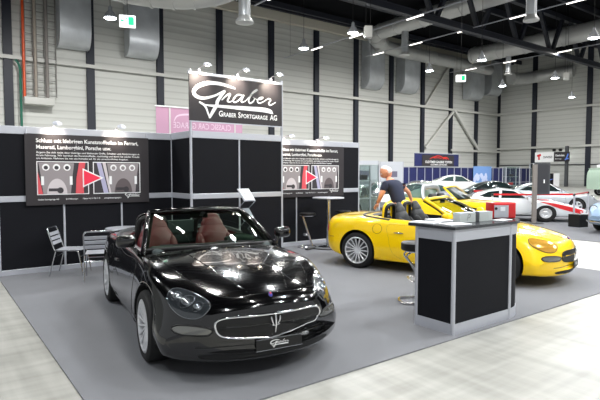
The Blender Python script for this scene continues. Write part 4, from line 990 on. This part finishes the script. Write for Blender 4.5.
# zigzag literature stand
t=thing('literature_stand','folding zigzag brochure stand with white sheet in front of the tower','brochure stand',(4.80,8.15,.012),radians(8))
for i,(z,mt) in enumerate(((1.30,m_paper),(.93,m_ph_stand))):
    m=M(); m.box((.0,0,z),(.27,.012,.30),(-.75,0,0)); s=m.build('shelf',m_alu,t)
    m=M(); m.box((.0,-.012,z+.012),(.24,.008,.27),(-.75,0,0)); m.build('sheet',mt,s)
    if i==0:
        m=M(); q=M(); text(q,'Graber',-.08,.06,.035,-.0,width=.11); text(q,'Spider',-.08,.0,.03,0,width=.10); text(q,'2003',-.06,-.05,.03,0); m.add([tuple(Euler((-.75,0,0)).to_matrix()@Vector(v)+Vector((0,-.020,z+.018))) for v in q.v],q.f)
        m.build('sheet_text',m_trim,s,0,recalc=False)
for s in (-.13,.13):
    for z in (1.12,.75,.38):
        m=M(); m.tube([(s,-.10,z+.06),(s,.12,z-.10),(s,-.10,z-.26)],.007,6); m.build('zigzag_strut',m_steel,t)
m=M(); m.box((0,0,.05),(.34,.36,.025),bev=.008); m.build('foot_plate',m_alu,t)
m=M(); m.bar((0,.05,.05),(0,-.02,.20),.03); m.build('stem',m_alu,t)
# cable on the carpet
m=M(); m.tube(crv([(6.9,8.9,.03),(7.1,8.55,.025),(7.35,8.5,.025),(7.2,8.2,.025),(7.5,8.15,.025),(7.9,8.6,.025),(8.6,9.2,.03)],8),.010,6); tag(m.build('power_cable',m_cable,smooth=60),'thin black cable curling on the carpet near the bar stool','cable')
m=M(); m.box((0,0,.03),(.30,.08,.045),bev=.01); tag(m.build('socket_strip',m_grey,loc=(6.85,8.85,.012),rot=(0,0,.3)),'small dark socket strip on the carpet by the bar stool','socket strip')
# ------------------------------------------------------------------ cars of the booth
black_car,_=roadster('convertible_car','glossy black open two seater with maroon leather seats and mesh grille','car',(2.598,5.54,.012),radians(-98.4),m_black,m_maroon)
yellow_car,_=roadster('convertible_car','bright yellow open two seater with dark seats behind the counter','car',(7.40,5.74,.012),radians(-72),m_yellow,m_dkleather,amber=True,deflector=False)
# ------------------------------------------------------------------ neighbouring stands
m_glassbg=mat('pale_car_glass',(66,86,84),.08,0,1.)
m_dkpaint=mat('dark_green_paint',(22,30,30),.2,0,1.); m_blug=mat('blue_grey_paint',(134,158,184),.3,0,1.); m_gry=mat('graphite_paint',(60,66,72),.25,.3,1.)
coupe('classic_coupe','classic yellow open top car with silver hoop, between roadster and red box','car',(13.7,10.38,.012),radians(-75),m_yellow,targa=True)
coupe('classic_coupe','classic silver coupe with pale windows behind the yellow roadster','car',(16.9,14.2,.012),radians(180),m_silver,m_glassbg)
coupe('classic_coupe','white racing coupe with clear windows on a low podium','car',(26.2,19.1,.30),radians(-40),m_white,m_glassbg)
m=M(); m.box((26.2,19.1,.15),(4.9,2.1,.28),bev=.02); m.xf(Matrix.Translation((26.2,19.1,0))@Matrix.Rotation(radians(-40),4,'Z')@Matrix.Translation((-26.2,-19.1,0))); tag(m.build('podium',m_rail),'low pale podium under the white racing coupe','podium')
rc=coupe('racing_car','low silver white racing car with red stripes on nose and wings','car',(17.25,10.35,.012),radians(-52),mat('silver_white_paint',(214,218,222),.3,.1,1.),m_darkglass,stripe=m_red,style='dish',low=.88,nose=1.75)
coupe('classic_coupe','silver classic coupe with five spoke wheels behind the red striped racer','car',(21.9,11.45,.012),radians(-50),m_silver,m_darkglass)
coupe('classic_coupe','blue grey classic car nose at the right picture edge','car',(17.3,6.0,.012),radians(178),m_blug,m_darkglass,bumper=m_chrome,nose=1.3)
coupe('classic_coupe','dark coupe standing far behind the red belt barrier','car',(24.3,15.2,.012),radians(-35),m_dkpaint,m_darkglass)
coupe('classic_coupe','dark green coupe with glinting glass right of the standing man','car',(21.2,17.6,.012),radians(-120),m_dkpaint,m_glassbg)
coupe('classic_coupe','graphite coupe seen between man and roll hoops','car',(17.4,16.8,.012),radians(-150),m_gry,m_glassbg)
coupe('classic_coupe','dark coupe behind the glass showcase left of the man','car',(21.0,22.2,.012),radians(-20),m_dkpaint,m_glassbg)
coupe('classic_coupe','red classic coupe far behind the dark cars','car',(25.6,24.0,.012),radians(-30),m_red,m_darkglass)
# number roundel marks on the racer's wing
coupe('classic_coupe','olive grey coupe seen through the glass showcase near the booth wall','car',(12.2,13.6,.012),radians(-150),mat('olive_paint',(70,76,66),.3,0,1.),m_darkglass)
# belt barriers
posts=[(17.85,8.27),(20.35,8.92),(15.6,9.95),(17.9,12.3),(19.6,11.6)]
for i,(x,y) in enumerate(posts):
    t=thing('barrier_post','silver belt barrier post '+['in front of the red nosed racer','at the right, before the silver coupe wheel','at the tail of the low racing car','behind the racing car, left one','behind the racing car, right one'][i],'barrier post',(x,y,.012))
    m=M(); m.tube([(0,0,.02),(0,0,.98)],.032,14); m.build('pole',m_alu,t,60)
    m=M(); m.lathe([(0,0),(.17,0),(.17,.015),(.05,.035),(0,.035)],28); m.build('foot_plate',m_alu,t,40)
    m=M(); m.lathe([(0,.93),(.04,.93),(.04,1.0),(0,1.01)],16); m.build('belt_head',m_trim,t,40)
for i,(a,b) in enumerate(((0,1),(2,0),(3,4))):
    A=Vector((*posts[a],.99));B=Vector((*posts[b],.99)); d=(B-A).normalized()
    m=M(); m.bar(A+d*.045,B-d*.045,.006,.06); tag(m.build('barrier_belt',m_red),'red belt '+['stretched to the right picture edge','stretched along the near side of the racing car','stretched behind the racing car'][i],'barrier belt')
# totem with dark screen
t=thing('screen_stand','dark upright screen on a grey floor pole','screen',(16.57,8.99,.012),radians(-35))
m=M(); m.box((0,0,1.0),(.14,.10,2.0),bev=.01); m.build('pole',mat('pole_grey',(128,122,118),.5),t)
m=M(); m.box((.26,0,1.53),(.50,.08,1.08),bev=.01); s=m.build('screen_frame',m_grey,t)
m=M(); m.box((.26,-.042,1.53),(.38,.006,.96)); m.build('screen_face',mat('screen_dark',(58,58,62),.3),s)
m=M(); m.box((.30,-.047,1.43),(.04,.004,.12)); m.build('sticker',m_letter,s)
m=M(); m.box((0,0,.01),(.5,.4,.02)); m.build('foot_plate',m_grey,t)
box_thing('black_crate','black crate on the floor beside the blue grey car','crate',(16.7,7.6,.012),-.2,(.42,.40,.40),m_trim,.01)
# showcases
m_clear=thin_glass('clear_pane',(236,242,240),.6)
def showcase(x,y,rz,w,h,label,fill):
    t=thing('glass_showcase',label,'showcase',(x,y,.012),rz)
    for sx in (-w/2,w/2):
        for sy in (-.22,.22):
            m=M(); m.box((sx,sy,h/2),(.045,.045,h)); m.build('post',m_alu,t)
    for z in (.02,.5,1.0,1.5,h-.02):
        m=M(); m.box((0,0,z),(w-.05,.40,.02)); m.build('shelf',m_acr,t)
    m=M(); m.box((0,-.225,h/2),(w-.05,.006,h-.05)); m.build('front_glass',m_clear,t)
    m=M(); m.box((0,.222,h/2),(w-.05,.006,h-.05)); m.build('back_pane',m_clear,t)
    for i,(z,mt) in enumerate(fill):
        m=M(); m.box((0,0,.07),(.22,.14,.14),bev=.02); o=m.build('model_box',mt,loc=(x,y,z+.022+.012),rot=(0,0,rz)); tag(o,'small %s box on a shelf of the %s'%(['dark','red','white','brown'][i%4],'left showcase' if x<12 else ('middle showcase' if x<28.5 else 'right showcase')),'box')
showcase(9.75,10.2,-.2,.75,1.95,'glass showcase with aluminium posts right of the booth wall',[(1.5,m_ph2),(.5,m_red)])
showcase(27.9,16.6,-.6,.8,2.1,'tall glass showcase at the left of a far pair',[(1.5,m_ph2),(1.0,m_red)])
showcase(29.3,15.7,-.6,.8,2.3,'tall glass showcase at the right of a far pair',[(1.5,m_ph2),(1.0,m_red),(.5,m_paper)])
# pale poster frames of the neighbouring stand behind the showcase
for i,(x,y,w,h,z,lb) in enumerate([(18.1,18.9,1.5,2.35,0,'pale poster wall panel seen through the left showcase'),(19.3,18.1,1.2,2.3,0,'pale poster wall panel beside the head of the man')]):
    t=thing('poster_wall',lb,'poster wall',(x,y,.012),-.6)
    m=M(); m.box((0,0,h*.72),(w,.03,h*.56)); m.build('panel',mat('poster_pale',(206,208,214),.6),t)
    for s in (-w/2,w/2):
        m=M(); m.box((s,0,h/2),(.045,.05,h)); m.build('post',m_alu,t)
    m=M(); m.box((0,-.02,h*.72),(w*.5,.01,.30)); m.build('picture',mat('poster_lilac',(120,116,136),.6),t)
    m=M(); m.box((-.05,-.02,h*.52),(w*.6,.01,.14)); m.build('picture',mat('poster_grey',(150,152,158),.6),t)
# far blue partition walls
m_blue=mat('navy_panel',(26,33,84),.6); m_lblue=mat('light_blue_poster',(112,150,208),.6)
t=thing('blue_partition','long navy blue panel wall with silver frame at the far side','partition wall',(27,38,0))
m=M(); m.box((21,0,1.2),(42,.05,2.4)); m.build('panel_run',m_blue,t)
for z in (.05,.5,2.42):
    m=M(); m.box((21,-.04,z),(42,.06,.09)); m.build('rail',m_alu,t)
for i in range(32):
    m=M(); m.box((i*1.355,-.04,1.2),(.09,.06,2.4)); m.build('post',m_alu,t)
m=M(); m.box((14.1,-.06,1.35),(1.1,.04,2.0)); m.build('dark_opening',m_trim,t)
t=thing('gallery_sign','far dark gallery sign with red car outline above the navy wall','sign',(44.1,37.9,2.5))
m=M(); m.box((4.0,0,.72),(8.0,.06,1.5)); m.build('blue_board',m_blue,t)
m=M(); m.box((4.15,-.05,.68),(5.8,.04,1.30)); m.build('sign_board',m_banner,t)
m=M(); m.box((4.0,-.04,1.50),(8.1,.08,.08)); m.box((4,-.04,-.02),(8.1,.08,.08)); m.build('frame',m_alu,t)
m=M(); text(m,'OLDTIMER GALERIE TOFFEN',1.75,.40,.26,-.08,width=4.9,bold=.02); text(m,'OLDTIMER AUKTIONEN',2.7,.12,.17,-.08,width=3.0,bold=.02); m.build('lettering',m_letter,t,0,recalc=False)
m=M(); m.strip([(2.6,.85,.03),(2.9,1.0,.04),(3.4,1.10,.05),(3.9,1.24,.05),(4.5,1.2,.04),(4.9,1.05,.04),(5.5,1.08,.05),(5.9,.95,.04),(5.95,.85,.03)],-.08); m.strip([(3.3,.98,.03),(4.1,1.02,.03),(4.6,.95,.03)],-.08); m.strip([(4.9,.9,.04),(5.3,.98,.05),(5.6,.88,.04)],-.08); m.build('red_car_outline',mat('sign_red',(226,44,30),.6),t,0,recalc=False)
t=thing('blue_poster','light blue poster with pale abstract pattern on the navy wall','poster',(55.0,37.8,0))
m=M(); m.box((1.95,0,1.3),(3.9,.04,2.6)); m.build('sheet',m_lblue,t)
random.seed(3)
m=M()
for i in range(14):
    a=random.uniform(.3,3.2); m.disc(random.uniform(.15,.38),(a,-.03-.002*i,random.uniform(.75,1.55)),9)
m.build('pale_pattern',mat('pattern_pale',(196,206,236),.6),t,0)
# things along the right wall
t=thing('hanging_banner','white banner with a red emblem on the right wall','banner',(66,35.8,3.2),-pi/2)
m=M(); m.box((1.2,0,.65),(2.5,.05,1.3)); m.build('cloth',m_letter,t)
m=M(); m.prism([(.25,.95),(.75,1.1),(.8,.8),(.6,.75),(.65,.3),(.4,.3),(.42,.7),(.25,.75)],-.05,-.04,'Y'); m.build('red_emblem',m_red,t)
m=M(); text(m,'SWISS',1.1,.5,.28,-.04,width=1.2,bold=.02); m.build('lettering',m_grey,t,0,recalc=False)
t=thing('dark_sign','dark sign with white text and blue mark on the far pole','sign',(66,33.25,3.2),-pi/2)
m=M(); m.box((.95,0,.65),(2.0,.06,1.25)); m.build('board',m_banner,t)
m=M(); text(m,'Classicdata',.12,.72,.24,-.05,width=1.2,bold=.03); text(m,'Bewertung',.12,.32,.15,-.05,width=.8); m.build('lettering',m_letter,t,0,recalc=False)
m=M(); m.strip([(1.45,.25,.06),(1.6,.5,.08),(1.75,.95,.08)],-.05); m.strip([(1.4,.3,.06),(1.8,.4,.07)],-.05); m.build('blue_mark',mat('mark_blue',(90,130,220),.5),t,0,recalc=False)
m=M(); m.box((66.4,31.85,2.6),(.35,.35,5.2)); tag(m.build('steel_pole',m_grey),'grey steel pole beside the dark far sign','pole')
for i,y in enumerate((33.3,32.5)):
    m=M(); m.lathe([(0,0),(.18,0),(.25,.25),(.12,.35),(0,.35)],14,c=(66,y,4.55)); tag(m.build('sign_lamp',m_trim),'small black lamp on the far dark sign, %s one'%('left' if i==0 else 'right'),'lamp')
t=thing('black_display','black display panel with blue script near the right wall','display',(66,34.4,.0),-pi/2)
m=M(); m.box((.55,0,.85),(1.1,.06,1.7)); m.build('board',m_trim,t)
m=M(); m.box((1.5,0,.85),(.75,.06,1.7)); m.build('white_side_board',m_letter,t)
m=M(); m.strip([(.1,.9,.05),(.4,.7,.06),(.7,.85,.05),(1.0,.95,.04)],-.045); m.build('blue_script',mat('mark_blue2',(110,130,230),.5),t,0,recalc=False)
# mint caravan
t=thing('camper_van','mint green camper van with rounded dark window at the right edge','camper van',(42.2,16.0,.012),radians(-36))
m_mint=mat('mint_paint',(168,190,172),.4,0,.6)
o=crv([(-2.3,.5),(-2.3,1.5),(-2.15,1.95),(-1.8,2.1),(1.8,2.1),(2.1,1.95),(2.3,1.4),(2.35,.9),(2.35,.5)],5)
m=M(); m.prism(o,-.85,.85,'Y'); m.build('body',m_mint,t,40)
for x in (-1.7,-.8,.1,1.0):
    m=M(); m.prism(crv([(x-.24,1.15),(x-.24,1.72),(x-.15,1.80),(x+.15,1.80),(x+.24,1.72),(x+.24,1.15),(x+.15,1.07),(x-.15,1.07)],3,True),-.872,-.85,'Y'); w=m.build('window_rubber',m_trim,t,30)
    m=M(); m.box((x,-.875,1.43),(.34,.01,.56)); m.build('window_pane',m_glassbg,w)
m=M(); m.box((-.4,0,2.22),(2.6,1.3,.24),bev=.1); m.build('roof_box',m_letter,t)
for x in (-1.4,1.4): 
    for s in (-1,1): wheel(t,x,s*.75,R=.33,W=.18,rim_r=.2,style='dish')
m=M(); m.tube([(-2.3,-.87,.85),(2.35,-.87,.85)],.03,8); m.build('side_moulding',m_chrome,t)
# ------------------------------------------------------------------ standing man
m_skin=mat('skin',(214,150,118),.5); m_shirt=mat('navy_shirt',(34,40,62),.8); m_jeans=mat('dark_trousers',(38,40,50),.85); m_hair=mat('white_hair',(214,210,206),.8); m_shoe=mat('dark_shoe',(25,24,24),.6)
def man(loc,rz,head_turn):
    t=thing('person','white haired man in navy t-shirt leaning over the yellow car','person',loc,rz); t.scale=(1.16,1.16,1.04)
    # local frame: facing +X, left is +Y ; slight forward lean
    J=[(0.0,0,.98),(.03,0,1.13),(.10,0,1.28),(.18,0,1.42),(.235,0,1.50),(.28,0,1.56),      # pelvis .. neck
       (.17,.19,1.41),(.22,.28,1.17),(.34,.22,1.0),                                       # left arm 6,7,8
       (.17,-.19,1.41),(.10,-.42,1.23),(.15,-.60,1.04),                                     # right arm 9,10,11
       (0,.10,.92),(.03,.11,.50),(-.03,.12,.09),                                           # left leg
       (0,-.10,.92),(-.02,-.11,.50),(-.10,-.12,.09)]
    E=[(0,1),(1,2),(2,3),(3,4),(4,5),(3,6),(6,7),(7,8),(3,9),(9,10),(10,11),(0,12),(12,13),(13,14),(0,15),(15,16),(16,17)]
    R=[(.12,.09),(.13,.10),(.155,.12),(.145,.11),(.062,.062),(.056,.056),(.07,.07),(.046,.046),(.031,.031),(.07,.07),(.046,.046),(.031,.031),(.075,.075),(.055,.055),(.04,.04),(.075,.075),(.055,.055),(.04,.04)]
    body=skin('body',J,E,R,m_skin,t,2)
    # shirt : same skeleton, a little wider, short sleeves
    Js=[(-.03,0,.88)]+J[1:4]+[(.215,0,1.465)]+[J[6],(.215,.245,1.25)]+[J[9],(.13,-.325,1.31)]
    skin('t_shirt',Js,[(0,1),(1,2),(2,3),(3,4),(3,5),(5,6),(3,7),(7,8)],[(.165,.135),(.162,.13),(.17,.135),(.158,.122),(.075,.075),(.085,.085),(.070,.070),(.085,.085),(.070,.070)],m_shirt,t,2)
    skin('trousers',[(0,0,1.0),J[12],J[13],(-.03,.12,.10),J[15],J[16],(-.10,-.12,.10)],[(0,1),(1,2),(2,3),(0,4),(4,5),(5,6)],[(.168,.138),(.105,.105),(.075,.075),(.062,.062),(.105,.105),(.075,.075),(.062,.062)],m_jeans,t,2)
    for x,y in ((.03,.12),(-.04,-.12)):
        m=M(); m.ball((x,y,.045),(.145,.052,.05),16,10); m.v=[(v[0],v[1],max(v[2],0)) for v in m.v]; m.build('shoe',m_shoe,t,50)
    # hands: palm, four unequal fingers and a thumb grown from one skeleton
    for (w,d,s) in (((.34,.22,1.0),Vector((.6,0,-.75)).normalized(),1),((.15,-.60,1.04),Vector((.25,-.5,-.8)).normalized(),-1)):
        w=Vector(w); side=Vector((0,1,0)); dn=d.cross(side)*1.; 
        if dn.z>0: dn=-dn
        V=[w,w+d*.05]; Ed=[(0,1)]; Rr=[(.028,.028),(.034,.022)]
        for k,(o,l) in enumerate(((-.030,.070),(-.010,.080),(.011,.075),(.030,.058))):
            b=w+d*.085+side*o; i=len(V); V+=[b,b+d*l*.5+dn*.010,b+d*l*.85+dn*.035]; Ed+=[(1,i),(i,i+1),(i+1,i+2)]; Rr+=[(.012,.012),(.0095,.0095),(.008,.008)]
        i=len(V); V+=[w+d*.03-side*s*.036,w+d*.07-side*s*.058+dn*.01,w+d*.10-side*s*.062+dn*.02]; Ed+=[(1,i),(i,i+1),(i+1,i+2)]; Rr+=[(.014,.014),(.011,.011),(.009,.009)]
        skin('hand',[tuple(v) for v in V],Ed,Rr,m_skin,t,2)
    # head, bent down
    H=Matrix.Translation((.325,0,1.655))@Matrix.Rotation(head_turn,4,'Z')@Matrix.Rotation(.50,4,'Y')@Matrix.Scale(1.12,4)
    m=M(); vs=[];n=28;k=20
    for i in range(k+1):
        ph=pi*i/k
        for j in range(n):
            a=2*pi*j/n; x,y,z=sin(ph)*cos(a),sin(ph)*sin(a),cos(ph)
            X,Y,Z=x*.098,y*.078,z*.122
            if z<0: X*=1-.10*(-z); Y*=1-.28*(-z)
            if x<0: X*=1.05
            if x>0 and z<-.2: X+=.012*x
            if x>.75: X+= .022*math.exp(-((y)**2*60+(z+.18)**2*22))   # nose
            if x>.6: X-= .010*math.exp(-((abs(y)-.38)**2*40+(z-.08)**2*60)); X+=.006*math.exp(-(y*y*12+(z+.52)**2*90))
            vs.append((X,Y,Z))
    fs=[]
    for i in range(k):
        for j in range(n): fs.append((i*n+j,(i+1)*n+j,(i+1)*n+(j+1)%n,i*n+(j+1)%n))
    m.add(vs,fs)
    for s in (-1,1): m.ball((-.005,s*.079,-.01),(.020,.010,.032),12,8)
    m.xf(H); hd=m.build('head',m_skin,t,60)
    m=M()
    for i,(a,b,c) in enumerate(vs):
        pass
    hv=[];hf=[]
    for i in range(k+1):
        for j in range(n):
            a,b,c=vs[i*n+j]; hv.append((a*1.06-.004,b*1.06,c*1.045+.003))
    for i in range(k):
        for j in range(n):
            q=[hv[i*n+j],hv[(i+1)*n+j],hv[(i+1)*n+(j+1)%n],hv[i*n+(j+1)%n]]
            c=[sum(p[z] for p in q)/4 for z in range(3)]
            if c[2]> (.075+.9*c[0] if c[0]>-.03 else -.045) and c[0]<.05: hf.append((i*n+j,(i+1)*n+j,(i+1)*n+(j+1)%n,i*n+(j+1)%n))
    m.add(hv,hf); m.xf(H); m.build('hair',m_hair,hd,60)
    for s in (-1,1):
        m=M(); m.ball((.080,s*.031,.012),(.012,.013,.009),10,8); m.xf(H); m.build('eye',m_letter,hd,60)
        m=M(); m.ball((.089,s*.031,.012),(.005,.005,.005),8,6); m.xf(H); m.build('pupil',m_trim,hd,60)
    m=M(); m.tube([(.088,-.024,-.062),(.097,0,-.060),(.088,.024,-.062)],[.003,.005,.003],6); m.xf(H); m.build('mouth',mat('lips',(170,90,80),.5),hd,60)
man((8.26,7.5,.012),radians(96),radians(46))
# ------------------------------------------------------------------ ambient fill added through the unbuilt hall sides
w=bpy.data.worlds.new('world'); SC.world=w; w.use_nodes=True
w.node_tree.nodes['Background'].inputs[0].default_value=(.93,.97,1,1); w.node_tree.nodes['Background'].inputs[1].default_value=.5
# ------------------------------------------------------------------ camera
cd=bpy.data.cameras.new('camera'); cam=bpy.data.objects.new('camera',cd); COL.objects.link(cam)
cd.sensor_width=36; cd.lens=504.58*36/600; cd.clip_end=400
cam.location=(0,0,1.715)
_p=radians(-3.033);_y=radians(36.58)
fwd=Vector((sin(_y)*cos(_p),cos(_y)*cos(_p),sin(_p)))
q=fwd.to_track_quat('-Z','Y'); cam.rotation_mode='QUATERNION'; cam.rotation_quaternion=q
SC.camera=cam
SC.view_settings.view_transform='Standard'; SC.view_settings.look='None'; SC.view_settings.gamma=1; SC.view_settings.use_curve_mapping=False
SC.view_settings.exposure=0
